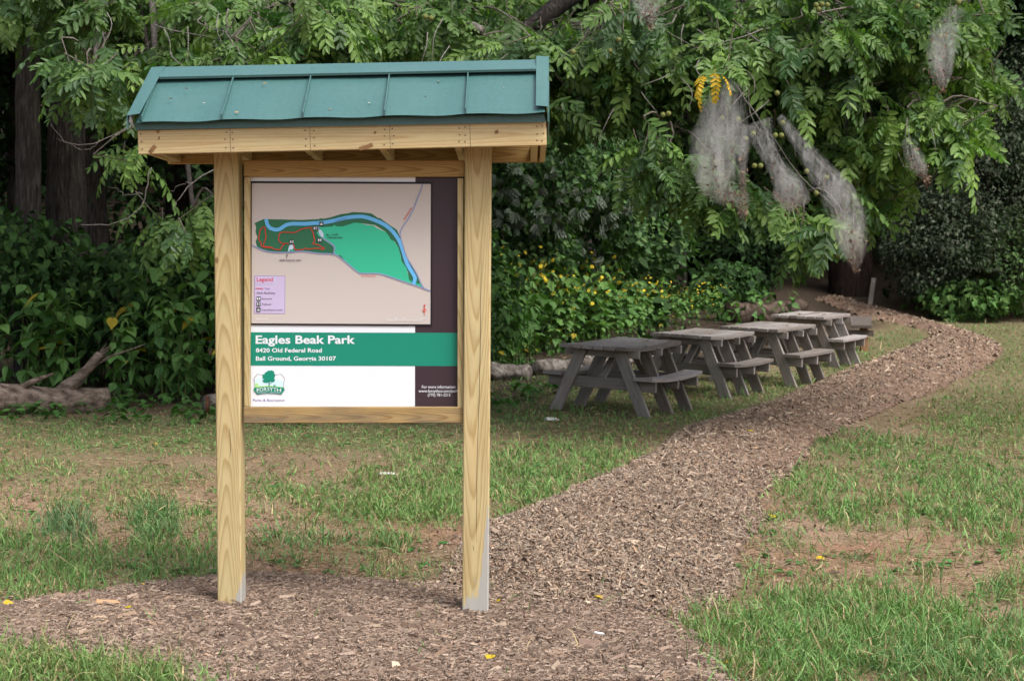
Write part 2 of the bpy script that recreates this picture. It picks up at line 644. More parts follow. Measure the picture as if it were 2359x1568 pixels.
M['map_red'] = plain('map_red', (0.62, 0.035, 0.022), 0.5, 0.3)
M['map_violet'] = plain('map_legend_violet', (0.55, 0.47, 0.70), 0.5, 0.3)
M['ink'] = plain('print_dark_grey', (0.035, 0.03, 0.04), 0.5, 0.3)
M['violet_ink'] = plain('print_violet', (0.15, 0.07, 0.33), 0.5, 0.3)
M['logo_sky'] = plain('logo_pale_blue', (0.60, 0.80, 0.95), 0.5, 0.3)
M['logo_lime'] = plain('logo_lime', (0.42, 0.76, 0.22), 0.5, 0.3)
M['logo_grey'] = plain('logo_frame_grey', (0.36, 0.32, 0.34), 0.5, 0.3)
M['nail'] = plain('rusty_nail', (0.10, 0.06, 0.04), 0.5, 0.5)
M['leaf'] = leafy('walnut_leaf', 0.45, 0.36, 0.32)
M['leaf_low'] = leafy('weed_leaf', 0.55, 0.28, 0.22)
M['leaf_dark'] = leafy('shade_leaf', 0.75, 0.2, 0.1)
M['grass'] = leafy('grass_blade', 0.55, 0.22, 0.25, (1.0, 1.1, 0.5))
M['chip'] = coloured('wood_chip', 0.9, 0.1, 90.0, 0.75, 1.2)
M['twig'] = coloured('twig_bark', 0.9, 0.1, 30.0, 0.5, 1.5)
M['flower'] = plain('yellow_petal', (0.78, 0.62, 0.05), 0.6, 0.2)
M['fruit'] = plain('walnut_husk', (0.15, 0.165, 0.05), 0.75, 0.15, 0.4)
M['bark'] = bark('dark_furrowed_bark', (0.012, 0.010, 0.009), (0.036, 0.031, 0.028), (0.092, 0.083, 0.076), (20, 20, 2.6), 0.04)
M['bark_log'] = bark('bare_log_bark', (0.045, 0.032, 0.026), (0.18, 0.14, 0.115), (0.33, 0.275, 0.235), (4, 9, 9), 0.07)
M['bark_lichen'] = bark('lichened_log_bark', (0.06, 0.05, 0.042), (0.20, 0.175, 0.155), (0.48, 0.45, 0.41), (8, 8, 8), 0.06)
M['bark_brown'] = bark('brown_log_bark', (0.03, 0.022, 0.018), (0.085, 0.063, 0.05), (0.16, 0.125, 0.10), (7, 7, 7), 0.05)
M['cut'] = plain('sawn_log_end', (0.12, 0.055, 0.035), 0.9, 0.1, 0.4)


# ------------------------------------------------------------------ ground
def poly_w(pts):
    a = np.array(pts, float)
    return on_ground(a[:, 0], a[:, 1])[:, :2]


PATH_L = [(1010, 1345), (1040, 1290), (1060, 1262), (1130, 1205), (1200, 1180), (1270, 1150), (1340, 1118), (1400, 1095), (1460, 1065), (1510, 1040),
          (1540, 1012), (1570, 990), (1640, 970), (1700, 950), (1760, 935), (1850, 895), (1960, 850), (2050, 815), (2110, 792), (2146, 776),
          (2135, 763), (2085, 750), (2040, 742), (1995, 734), (1960, 722), (1915, 705), (1880, 690)]
PATH_R = [(1915, 682), (1955, 690), (2000, 704), (2060, 720), (2130, 738), (2230, 765), (2290, 785), (2312, 805), (2300, 826), (2270, 848), (2205, 875),
          (2160, 900), (2040, 942), (1950, 985), (1880, 1020), (1850, 1060), (1825, 1090), (1780, 1125), (1740, 1150), (1770, 1195), (1725, 1240), (1690, 1290),
          (1710, 1340), (1680, 1385), (1620, 1400), (1560, 1432)]
PATH_W = poly_w(PATH_L + PATH_R)
BED = [(-400, 1420), (0, 1390), (130, 1372), (300, 1347), (494, 1326), (600, 1320), (800, 1330), (930, 1342), (1015, 1345), (1200, 1360), (1400, 1380),
       (1560, 1432), (1640, 1500), (1700, 1575), (1760, 1640), (600, 1640), (450, 1575), (300, 1532), (150, 1503), (0, 1492), (-400, 1475)]
BED_W = poly_w(BED)


def mound(x, y):
    d = np.where(in_poly(x, y, PATH_W), edge_dist(x, y, PATH_W), 0)
    z = 0.085 * sstep(0, 0.45, d) * (0.75 + 0.5 * fbm(x * 1.6, y * 1.6, 31)) + 0.03 * sstep(0, 0.06, d)
    d2 = np.where(in_poly(x, y, BED_W), edge_dist(x, y, BED_W), 0)
    return np.maximum(z, 0.022 * sstep(0, 0.2, d2))


# grassy patches, measured in the photograph: centre, half axes, cover, blade height, hue shift
PATCH = [(90, 1300, 200, 80, .8, .14, 0), (250, 1330, 120, 45, .6, .12, .1), (360, 1215, 60, 45, .9, .22, .5), (150, 1225, 70, 40, .9, .2, .9), (400, 1295, 140, 50, .7, .13, 0), (60, 1085, 170, 32, .6, .08, -.2), (330, 1095, 170, 30, .5, .08, -.3),
         (240, 1150, 140, 22, .5, .11, -.3), (470, 1200, 70, 40, .3, .12, 0), (300, 1003, 460, 44, 1.0, .055, .1), (780, 1000, 340, 40, 1.0, .06, .1), (1180, 960, 160, 40, .8, .07, .1), (640, 1130, 110, 30, .5, .12, 0),
         (780, 1160, 120, 55, .6, .12, 0), (930, 1150, 170, 62, 1.0, .15, -.2), (720, 1255, 170, 42, .55, .12, .4), (900, 1245, 70, 30, .8, .15, .2), (960, 1320, 110, 28, .35, .13, .2), (1020, 1080, 120, 60, .8, .12, -.1),
         (1220, 1110, 130, 70, 1.0, .15, -.1), (1330, 1060, 190, 45, .8, .12, 0), (1190, 1190, 50, 28, .6, .14, -.2), (1400, 990, 230, 40, .55, .07, -.3), (1300, 930, 200, 50, .7, .1, -.1),
         (1620, 940, 190, 36, .95, .085, -.2), (1800, 895, 170, 45, 1.0, .09, -.2), (1960, 835, 130, 45, 1.0, .09, -.1), (2070, 785, 90, 28, .9, .1, .2),
         (2000, 1030, 150, 35, .75, .12, .1), (2130, 1075, 170, 55, .7, .11, 0), (2250, 1150, 170, 80, .85, .14, 0), (1880, 1110, 110, 45, .6, .12, 0), (2010, 1180, 160, 45, .7, .13, 0),
         (2300, 960, 170, 80, .9, .09, -.3), (2330, 820, 130, 70, .9, .08, -.4), (2250, 760, 160, 24, .8, .1, -.1), (1500, 900, 260, 60, .9, .085, -.2), (1250, 890, 170, 45, .9, .08, 0), (2150, 850, 60, 30, .6, .08, -.2), (2110, 745, 130, 14, .5, .1, -.3),
         (1950, 1470, 330, 100, 1.05, .16, 0), (2130, 1520, 260, 70, 1.0, .17, .2), (1700, 1455, 130, 45, .8, .13, -.1), (2330, 1450, 90, 40, .5, .14, .2), (2320, 1365, 60, 30, .4, .2, .1), (2300, 1240, 70, 30, .5, .18, 0),
         (1735, 1320, 45, 22, .6, .12, .1), (1880, 1335, 60, 18, .5, .1, .2), (1960, 1285, 24, 12, .9, .09, .7), (2130, 1325, 40, 20, .4, .13, .2), (1800, 1245, 60, 18, .45, .11, 0), (1790, 1195, 40, 14, .6, .1, 0),
         (150, 1560, 330, 62, 1.05, .15, -.4), (430, 1585, 200, 32, .8, .11, -.3), (720, 1590, 160, 22, .5, .1, 0), (-200, 1250, 200, 200, .7, .15, 0), (2600, 1150, 260, 200, .75, .13, 0), (2850, 950, 420, 170, .8, .09, -.2), (2750, 1420, 330, 120, .8, .14, .1), (3050, 1250, 300, 200, .6, .12, 0), (2700, 790, 300, 50, .8, .09, -.2), (-150, 1040, 180, 60, .5, .08, 0)]


def cover(px, py):
    c = np.zeros(np.shape(px)); h = np.full(np.shape(px), 0.07); u = np.zeros(np.shape(px))
    for cx, cy, rx, ry, d, hh, hu in PATCH:
        q = ((px - cx) / rx) ** 2 + ((py - cy) / ry) ** 2
        w = d * np.exp(-q * q * 0.9)
        h = np.where(w > c, hh, h); u = np.where(w > c, hu, u)
        c = np.maximum(c, w)
    return c, h, u


def ground_colour(x, y):
    z = terrain(x, y)
    px, py = pix(np.stack([x, np.maximum(y, 2.0), z], -1))
    c, h, u = cover(px, py)
    n1 = fbm(x * 1.3, y * 1.3, 11); n2 = fbm(x * 6, y * 6, 23); n3 = fbm(x * 0.5, y * 0.5, 41)
    soil = np.array([0.250, 0.148, 0.098]); dust = np.array([0.31, 0.205, 0.145]); thatch = np.array([0.205, 0.165, 0.105]); dark = np.array([0.062, 0.048, 0.036])
    k = sstep(0.35, 0.65, n1)[..., None]
    col = soil * (1 - k) + dust * k
    litter = sstep(0.42, 0.62, n2 * 0.6 + n3 * 0.4)[..., None] * 0.65
    col = col * (1 - litter) + thatch * litter
    far = sstep(11.5, 14.5, y)[..., None]
    col = col * (1 - 0.6 * far) + (thatch * 0.9) * 0.6 * far
    g = np.clip(c, 0, 1)[..., None]
    col = col * (1 - 0.75 * g) + (np.array([0.10, 0.115, 0.048])) * 0.75 * g
    # forest floor beyond the wood's edge: leaf mould, with shade painted into its colour
    edge = 17.2 + np.clip(x + 1.0, 0, 9) * 2.0
    w = sstep(-0.8, 1.2, y - edge + 1.5 * (n3 - 0.5)) * (1 - 0.8 * sstep(7, 9, x))
    w = np.maximum(w, sstep(35.5, 38.5, y + 1.2 * (n1 - 0.5)))[..., None]  # all far ground painted dark, for the shade at the path mouth
    col = col * (1 - w) + dark * (0.75 + 0.5 * n2[..., None]) * w
    d = edge_dist(x, y, PATH_W)
    return col


ys = np.concatenate([np.arange(-14, 5.5, 1.5), np.arange(5.5, 14, 0.09), np.arange(14, 32, 0.22), np.arange(32, 60, 0.7), np.arange(60, 260, 8)])
xs = np.concatenate([-np.geomspace(140, 4.6, 22), np.arange(-4.5, 4.5, 0.09), np.geomspace(4.6, 13, 50), np.geomspace(13.5, 140, 14)])
GX, GY = np.meshgrid(xs, ys)
nx, ny = len(xs), len(ys)
GZ = terrain(GX, GY)
ii = (np.arange(ny - 1)[:, None] * nx + np.arange(nx - 1)[None]).ravel()
GF = np.stack([ii, ii + 1, ii + nx + 1, ii + nx], 1)
GC = ground_colour(GX.ravel(), GY.ravel())
M['soil'] = coloured('bare_soil', 0.95, 0.05, 46.0, 0.5, 1.38, 0.03)
g = link('ground', np_mesh('ground', np.stack([GX, GY, GZ], -1).reshape(-1, 3), GF, GC, True), None, M['soil'])
tag(g, 'reddish bare soil and thin turf', kind='structure')

m, nt, b = mat_new('mulch_floor')
tc = nn(nt, 'ShaderNodeTexCoord')
no = nn(nt, 'ShaderNodeTexNoise', Scale=55.0, Detail=5.0, Roughness=0.7)
nt.links.new(tc.outputs['Object'], no.inputs['Vector'])
nt.links.new(ramp(nt, no.outputs[0], [(0.3, (0.07, 0.045, 0.032)), (0.5, (0.19, 0.125, 0.092)), (0.72, (0.30, 0.21, 0.155))]), b.inputs['Base Color'])
b.inputs['Roughness'].default_value = 0.95
b.inputs['Specular IOR Level'].default_value = 0.05
bump(nt, b, no.outputs[0], 0.8, 0.02)
M['mulch_floor'] = m


def sheet(name, poly, step0, lift, label):
    """a sheet of ground laid over the terrain inside an outline"""
    lo, hi = poly.min(0), poly.max(0)
    yv = [lo[1]]
    while yv[-1] < hi[1]:
        yv.append(yv[-1] + step0 * max(1, (yv[-1] / 10.0) ** 1.3))
    yv = np.array(yv)
    xv = np.arange(lo[0], hi[0] + step0, step0)
    X, Y = np.meshgrid(xv, yv)
    Z = terrain(X, Y) + mound(X, Y) + lift
    n = len(xv)
    i = (np.arange(len(yv) - 1)[:, None] * n + np.arange(n - 1)[None]).ravel()
    F = np.stack([i, i + 1, i + n + 1, i + n], 1)
    cx = X.ravel()[F].mean(1); cy = Y.ravel()[F].mean(1)
    F = F[in_poly(cx, cy, poly)]
    used = np.unique(F)
    mp_ = np.zeros(X.size, int); mp_[used] = np.arange(len(used))
    V = np.stack([X, Y, Z], -1).reshape(-1, 3)[used]
    o = link(name, np_mesh(name, V, mp_[F], None, True), None, M['mulch_floor'])
    return tag(o, label, kind='structure')


sheet('path', PATH_W, 0.07, 0.004, 'raised wood chip path curving past the picnic tables')
sheet('mulch_bed', BED_W, 0.07, 0.002, 'trodden wood chip bed under the notice board')


def gz(x, y):
    return terrain(x, y) + mound(x, y)


# wood chips
CHIP = (np.array([[-.5, -.5, 0], [.5, -.5, 0], [.38, .5, 0], [-.42, .5, 0], [-.4, 0.05, 1], [.44, -0.05, 1]]), np.array([[0, 1, 5], [0, 5, 4], [2, 3, 4], [2, 4, 5], [1, 2, 5], [3, 0, 4]]))


def chips(px0, px1, py0, py1, n, poly, size, acc, cols, w, rough=0.5, keep=None, sg=0.38):
    """chips strewn over the ground, evenly as the eye sees them"""
    p = on_ground(rng.uniform(px0, px1, n), rng.uniform(py0, py1, n))
    k = in_poly(p[:, 0], p[:, 1], poly) if poly is not None else np.ones(n, bool)
    if keep is not None:
        k &= keep(p)
    p = p[k]
    n = len(p)
    L = size[0] * np.exp(rng.normal(0, sg, n)) * np.maximum(1.0, p[:, 1] / 12.0) ** 0.6
    L = np.minimum(L, 0.15)
    s = np.stack([L, L * rng.uniform(*size[1], n), L * rng.uniform(.08, .22, n)], 1)
    p[:, 2] = gz(p[:, 0], p[:, 1]) + rng.uniform(0, .014, n)
    R = rot(rng.uniform(0, 6.28, n), rng.normal(0, rough, n), rng.normal(0, rough, n))
    c = np.array(cols)[rng.choice(len(cols), n, p=np.array(w) / sum(w))] * rng.uniform(.7, 1.25, (n, 1))
    acc.scatter(CHIP, p, R, s, c)


chipc = [(0.250, 0.185, 0.138), (0.325, 0.25, 0.19), (0.13, 0.094, 0.072), (0.43, 0.34, 0.255), (0.29, 0.195, 0.13), (0.26, 0.22, 0.18)]
a = Acc()
chips(1000, 1800, 1100, 1450, 66000, PATH_W, (.026, (.11, .3)), a, chipc, (3, 3, 2.2, 1.3, .8, 1.2))
chips(1350, 2330, 860, 1110, 38000, PATH_W, (.026, (.11, .32)), a, chipc, (3, 3, 2, 1.6, 1, 1))
chips(1700, 2330, 675, 870, 17000, PATH_W, (.031, (.15, .4)), a, chipc, (3, 3, 2, 1.6, 1.3, .8))
tag(a.build('wood_chips', M['chip']), 'loose brown wood chips heaped along the path', kind='stuff')
a = Acc()
bedc = [(0.240, 0.178, 0.138), (0.295, 0.224, 0.176), (0.145, 0.104, 0.08), (0.36, 0.28, 0.215), (0.265, 0.183, 0.132)]
chips(-20, 1760, 1310, 1580, 86000, BED_W, (.021, (.07, .22)), a, bedc, (3, 2.6, 1.8, .8, 1), 0.22)
chips(-20, 1760, 1310, 1580, 2600, BED_W, (.042, (.06, .18)), a, bedc, (2, 2, 2, 1.6, 1), 0.25)
# strays at the edges of path and bed
chips(950, 2359, 1150, 1450, 11000, None, (.026, (.11, .35)), a, bedc, (3, 2, 2, 1, 1), 0.3,
      lambda p: np.exp(-edge_dist(p[:, 0], p[:, 1], PATH_W) / 0.34) * (0.5 + fbm(p[:, 0] * 3, p[:, 1] * 3, 77)) > rng.uniform(.1, 1, len(p)))
chips(-20, 1800, 1290, 1575, 9000, None, (.022, (.1, .35)), a, bedc, (3, 2, 2, 1, 1), 0.3,
      lambda p: np.exp(-edge_dist(p[:, 0], p[:, 1], BED_W) / 0.22) > rng.uniform(.1, 1, len(p)))
chips(-20, 2380, 960, 1580, 26000, None, (.013, (.2, .6)), a, [(0.12, 0.075, 0.05), (0.22, 0.135, 0.09), (0.33, 0.23, 0.16), (0.07, 0.05, 0.036)], (3, 3, 1.5, 2), 0.35,
      lambda p: ~(in_poly(p[:, 0], p[:, 1], PATH_W) | in_poly(p[:, 0], p[:, 1], BED_W)) & (fbm(p[:, 0] * 2.5, p[:, 1] * 2.5, 99) > rng.uniform(.25, .75, len(p))))
tag(a.build('bark_mulch', M['chip']), 'fine brown bark mulch trodden flat round the posts', kind='stuff')

# grass
BLADE = (np.array([[-.5, 0, 0], [.5, 0, 0], [-.42, .06, .42], [.42, .06, .42], [-.25, .22, .78], [.25, .22, .78], [0, .46, 1.0]]),
         np.array([[0, 1, 3], [0, 3, 2], [2, 3, 5], [2, 5, 4], [4, 5, 6]]))
BLADE2 = (np.array([[-.5, 0, 0], [.5, 0, 0], [-.4, .16, .45], [.4, .16, .45], [-.22, .5, .66], [.22, .5, .66], [0, .95, .58]]), BLADE[1])


def grass(px0, px1, py0, py1, n, acc, dense=1.0):
    p = on_ground(rng.uniform(px0, px1, n), rng.uniform(py0, py1, n))
    x, y = p[:, 0], p[:, 1]
    px, py = pix(p)
    c, h, u = cover(px + 26 * (fbm(x * 3, y * 3, 71) - .5) * 2, py + 16 * (fbm(x * 3, y * 3, 91) - .5) * 2)
    tuft = sstep(.3, .62, .55 * fbm(x * 5.5, y * 5.5, 51) + .45 * fbm(x * 15, y * 15, 57, 2))
    wide = sstep(.42, .6, fbm(x * 1.7, y * 1.7, 63))
    pr = c * (0.16 + 0.9 * tuft) + (0.04 + .12 * wide) * tuft
    pr = np.where(in_poly(x, y, PATH_W) | in_poly(x, y, BED_W), pr * np.exp(-np.minimum(edge_dist(x, y, PATH_W), edge_dist(x, y, BED_W)) * 9) * 0.6 + 0.003, pr)
    k = rng.uniform(0, 1, n) < pr * dense
    p, c, h, u, tuft = p[k], c[k], h[k], u[k], tuft[k]
    n = len(p)
    far = np.maximum(1.0, p[:, 1] / 10.0)
    L = np.minimum(h * .8 * np.exp(rng.normal(-.5, .45, n)), .2) * (0.6 + .5 * tuft)
    W = rng.uniform(.0035, .0105, n) * far ** 0.75
    s = np.stack([W, L * rng.uniform(.5, 1.2, n), L], 1)
    R = rot(rng.uniform(0, 6.28, n), 0, 0) @ rot(0, rng.normal(0, .4, n), rng.normal(0, .42, n))
    r = rng.uniform(0, 1, n)[:, None]
    col = np.array([0.092, 0.212, 0.058]) * (1 - r) + np.array([0.205, 0.350, 0.112]) * r
    blue = np.clip(u, 0, 1)[:, None]; yel = np.clip(-u, 0, 1)[:, None]
    col = col * (1 - .7 * blue) + np.array([0.085, 0.165, 0.095]) * .7 * blue
    col = col * (1 - .6 * yel) + np.array([0.21, 0.24, 0.085]) * .6 * yel
    dry = rng.uniform(0, 1, n) < 0.15 + .16 * (c < .35) + .12 * yel[:, 0]
    col[dry] = np.array([0.36, 0.29, 0.165]) * rng.uniform(.7, 1.2, (dry.sum(), 1))
    col *= rng.uniform(.75, 1.2, (n, 1))
    b2 = rng.uniform(0, 1, n) < .6
    acc.scatter(BLADE, p[~b2], R[~b2], s[~b2], col[~b2])
    acc.scatter(BLADE2, p[b2], R[b2], s[b2], col[b2])


def straw(px0, px1, py0, py1, n, acc):
    p = on_ground(rng.uniform(px0, px1, n), rng.uniform(py0, py1, n))
    k = ~(in_poly(p[:, 0], p[:, 1], PATH_W) | in_poly(p[:, 0], p[:, 1], BED_W)) & (rng.uniform(0, 1, n) < .25 + 1.1 * sstep(.4, .6, fbm(p[:, 0] * 2.2, p[:, 1] * 2.2, 15)))
    p = p[k]; n = len(p)
    far = np.maximum(1.0, p[:, 1] / 10.0)
    L = rng.uniform(.03, .12, n)
    s = np.stack([rng.uniform(.002, .005, n) * far, L * .2, L], 1)
    R = rot(rng.uniform(0, 6.28, n), rng.normal(1.45, .12, n), rng.uniform(-.3, .3, n))
    p[:, 2] += .004
    col = np.array([[0.40, 0.31, 0.19], [0.28, 0.20, 0.12], [0.17, 0.115, 0.075], [0.47, 0.40, 0.28]])[rng.choice(4, n, p=[.35, .3, .25, .1])] * rng.uniform(.7, 1.2, (n, 1))
    acc.scatter(BLADE, p, R, s, col)


a = Acc()
grass(-40, 2400, 1180, 1585, 105000, a)
grass(-40, 2400, 960, 1200, 74000, a)
grass(-40, 2400, 735, 975, 52000, a)
grass(-600, -40, 960, 1580, 5000, a); grass(2400, 3200, 730, 1580, 16000, a); straw(2400, 3200, 900, 1500, 4000, a)
straw(-40, 2400, 960, 1500, 30000, a)
straw(1100, 2400, 760, 960, 5000, a)
tag(a.build('grass', M['grass']), 'patchy green grass with dry straw over red soil', kind='stuff')


# ------------------------------------------------------------------ notice board
_boxes = {}


def box_mesh(dx, dy, dz, bev=0.004):
    key = (round(dx, 4), round(dy, 4), round(dz, 4), bev)
    bm = bmesh.new()
    bmesh.ops.create_cube(bm, size=1.0)
    bmesh.ops.scale(bm, vec=(dx, dy, dz), verts=bm.verts)
    if bev:
        bmesh.ops.bevel(bm, geom=bm.edges[:], offset=min(bev, dx / 3, dy / 3, dz / 3), segments=1, affect='EDGES')
    me = bpy.data.meshes.new('board')
    bm.to_mesh(me)
    bm.free()
    return me


def board(name, p0, p1, width, thick, wdir, parent, mat, bev=0.004, sag=0.0, segs=10):
    """a piece of timber from p0 to p1: local X its length, local Z its width, local Y its thickness"""
    p0, p1, wdir = Vector(p0), Vector(p1), Vector(wdir)
    X = (p1 - p0).normalized()
    Y = wdir.cross(X).normalized()
    Z = X.cross(Y).normalized()
    L = (p1 - p0).length
    mt = Matrix(((X.x, Y.x, Z.x, 0), (X.y, Y.y, Z.y, 0), (X.z, Y.z, Z.z, 0), (0, 0, 0, 1)))
    mt.translation = (p0 + p1) / 2
    if not sag:
        me = box_mesh(L, thick, width, bev)
    else:
        me = bpy.data.meshes.new('board')
        bm = bmesh.new()
        rings = []
        for i in range(segs + 1):
            x = -L / 2 + L * i / segs
            s = sag * (1 - (2 * i / segs - 1) ** 2)
            e = bev
            prof = [(-thick / 2, -width / 2 + e), (-thick / 2 + e, -width / 2), (thick / 2 - e, -width / 2), (thick / 2, -width / 2 + e),
                    (thick / 2, width / 2 - e), (thick / 2 - e, width / 2), (-thick / 2 + e, width / 2), (-thick / 2, width / 2 - e)]
            rings.append([bm.verts.new((x, y + s, z)) for y, z in prof])
        for i in range(segs):
            for j in range(8):
                bm.faces.new((rings[i][j], rings[i][(j + 1) % 8], rings[i + 1][(j + 1) % 8], rings[i + 1][j]))
        bm.faces.new(rings[0]); bm.faces.new(rings[-1][::-1])
        bmesh.ops.recalc_face_normals(bm, faces=bm.faces)
        bm.to_mesh(me); bm.free()
    return link(name, me, parent, mat, mt)


def plate(name, front, thick, parent, mat, direction=(0, 1, 0), smooth=False):
    """a flat plate with the given front outline (3D points) and a thickness along a direction"""
    bm = bmesh.new()
    d = Vector(direction).normalized() * thick
    f = [bm.verts.new(Vector(p)) for p in front]
    k = [bm.verts.new(Vector(p) + d) for p in front]
    bm.faces.new(f); bm.faces.new(k[::-1])
    n = len(f)
    for i in range(n):
        bm.faces.new((f[i], f[(i + 1) % n], k[(i + 1) % n], k[i]))
    bmesh.ops.recalc_face_normals(bm, faces=bm.faces)
    me = bpy.data.meshes.new(name)
    bm.to_mesh(me); bm.free()
    return link(name, me, parent, mat)


SIGN_Y = 8.84
sign = empty('notice_board', (0, 0, 0))
tag(sign, 'roofed wooden notice board with green metal roof and park map on two posts', 'notice board')
lp0, lp1 = (-1.592, SIGN_Y + .07, -.42), (-1.597, SIGN_Y + .07, 2.48)
board('post', lp0, lp1, 0.131, 0.14, (1, 0, 0), sign, M['pine_left'], .006)['label'] = 'left post with clear arched grain'
rp0, rp1 = (-0.268, SIGN_Y + .07, -.42), (-0.247, SIGN_Y + .07, 2.48)
board('post', rp0, rp1, 0.142, 0.14, (1, 0, 0), sign, M['pine_right'], .006)['label'] = 'right post with grey stained foot'
# splits in the posts
for x0, pts in ((-1.592, [(528, 985), (531, 1020), (529, 1060)]), (-.25, [(1109, 560), (1107, 800), (1102, 1000), (1098, 1150), (1099, 1250)]), (-.25, [(1090, 1255), (1092, 1268)]), (-1.6, [(498, 1056), (502, 1058)])):
    q = np.array([at(x, y, SIGN_Y - .0005) for x, y in pts])
    q = curve_pts(q, 10); q[:, 0] += rng.normal(0, .0012, len(q))
    V, F = tube(q, [.0004, .0013, .001, .0012, .0004], 4)
    link('split', np_mesh('split', V, F), sign, M['black'])


def rail(name, x0, x1, y0, y1, Y, thick, mat):
    c0 = at(x0, (y0 + y1) / 2, Y); c1 = at(x1, (y0 + y1) / 2, Y)
    hgt = at(x0, y0, Y)[2] - at(x0, y1, Y)[2]
    return board(name, (c0[0], Y + thick / 2, c0[2]), (c1[0], Y + thick / 2, c1[2]), hgt, thick, (0, 0, 1), sign, mat)


rail('top_rail', 561, 1070, 369, 407, SIGN_Y + .045, .038, M['pine_shade'])
rail('bottom_rail', 561, 1068, 937, 974.5, SIGN_Y + .03, .038, M['pine_dark'])['label'] = 'weathered brown bottom rail'


def batten(x0, x1, y0, y1):
    Y = SIGN_Y + .035
    a0, a1 = at((x0 + x1) / 2, y1, Y), at((x0 + x1) / 2, y0, Y)
    w = at(x1, y0, Y)[0] - at(x0, y0, Y)[0]
    board('batten', (a0[0], Y + .0165, a0[2]), (a1[0], Y + .0165, a1[2]), w, .033, (1, 0, 0), sign, M['pine'], .002)


batten(562.5, 575.5, 407.6, 936)
batten(1054, 1067.5, 410.5, 937.5)

PAN_Y = SIGN_Y + .075
panel = plate('sign_panel', [at(565, 407.8, PAN_Y), at(1066, 407.8, PAN_Y), at(1066, 937, PAN_Y), at(565, 937, PAN_Y)], .01, sign, M['white'])


def flat(name, pts, layer, mat, parent, Y=PAN_Y):
    """a flat area of print on the panel, in its own layer"""
    y = Y - .0007 * layer
    bm = bmesh.new()
    vs = [bm.verts.new(Vector(at(p[0], p[1], y))) for p in pts]
    f = bm.faces.new(vs)
    f.normal_update()
    bmesh.ops.triangulate(bm, faces=[f], ngon_method='EAR_CLIP')
    bm.normal_update()
    for f in bm.faces:
        if f.normal.y > 0:
            f.normal_flip()
    me = bpy.data.meshes.new(name)
    bm.to_mesh(me); bm.free()
    return link(name, me, parent, mat)


def strip(name, pts, w, layer, mat, parent, Y=PAN_Y, n=None, widths=None):
    """a printed line of a given width"""
    p = np.array(pts, float)
    if n:
        q = curve_pts(np.c_[p, np.zeros(len(p))], n)[:, :2]
    else:
        q = p
    t = np.gradient(q, axis=0); t /= np.linalg.norm(t, axis=1)[:, None] + 1e-9
    nrm = np.stack([-t[:, 1], t[:, 0]], 1)
    hw = np.full(len(q), w / 2.0) if widths is None else np.interp(np.linspace(0, 1, len(q)), np.linspace(0, 1, len(widths)), widths) / 2
    A, B = q + nrm * hw[:, None], q - nrm * hw[:, None]
    y = Y - .0007 * layer
    V = np.concatenate([at(A[:, 0], A[:, 1], y), at(B[:, 0], B[:, 1], y)])
    m_ = len(q)
    F = np.array([(i, i + 1, m_ + i + 1, m_ + i) for i in range(m_ - 1)])
    return link(name, np_mesh(name, V, F), parent, mat)


cu_ = bpy.data.curves.new('cap', 'FONT'); cu_.body = 'H'
o_ = bpy.data.objects.new('cap', cu_); COL.objects.link(o_)
dg_ = bpy.context.evaluated_depsgraph_get(); dg_.update()
CAPH = max(v.co.y for v in o_.evaluated_get(dg_).data.vertices) if hasattr(o_.evaluated_get(dg_).data, 'vertices') else 0
if not CAPH:
    me_ = bpy.data.meshes.new_from_object(o_.evaluated_get(dg_)); CAPH = max(v.co.y for v in me_.vertices); bpy.data.meshes.remove(me_)
bpy.data.objects.remove(o_); bpy.data.curves.remove(cu_)


def letters(s, x0, x1, yb, yc, layer, mat, parent, bold=0.0, Y=PAN_Y, angle=0.0, name='lettering', shear=0.0, fit=True):
    """print: text from x0 to x1 with baseline yb and capital height up to yc (angle turns it about its start)"""
    cu = bpy.data.curves.new('text', 'FONT')
    cu.body = s
    cu.size = 1.0
    cu.offset = bold * CAPH / 0.729
    cu.shear = shear
    cu.resolution_u = 3
    o = bpy.data.objects.new('text', cu)
    COL.objects.link(o)
    dg = bpy.context.evaluated_depsgraph_get()
    dg.update()
    me = bpy.data.meshes.new_from_object(o.evaluated_get(dg))
    bpy.data.objects.remove(o)
    bpy.data.curves.remove(cu)
    v = np.empty(len(me.vertices) * 3, np.float32)
    me.vertices.foreach_get('co', v)
    v = v.reshape(-1, 3)
    X0, X1 = v[:, 0].min(), v[:, 0].max()
    cap = CAPH
    u = (v[:, 0] - X0) / (X1 - X0) * (x1 - x0)
    w = v[:, 1] / cap * (yb - yc)
    ca, sa = math.cos(angle), math.sin(angle)
    qx = x0 + u * ca - w * sa
    qy = yb - (u * sa + w * ca)
    P = at(qx, qy, Y - .0007 * layer)
    me.vertices.foreach_set('co', P.astype(np.float32).ravel())
    me.materials.clear()
    me.update()
    me.name = name
    return link(name, me, parent, mat)


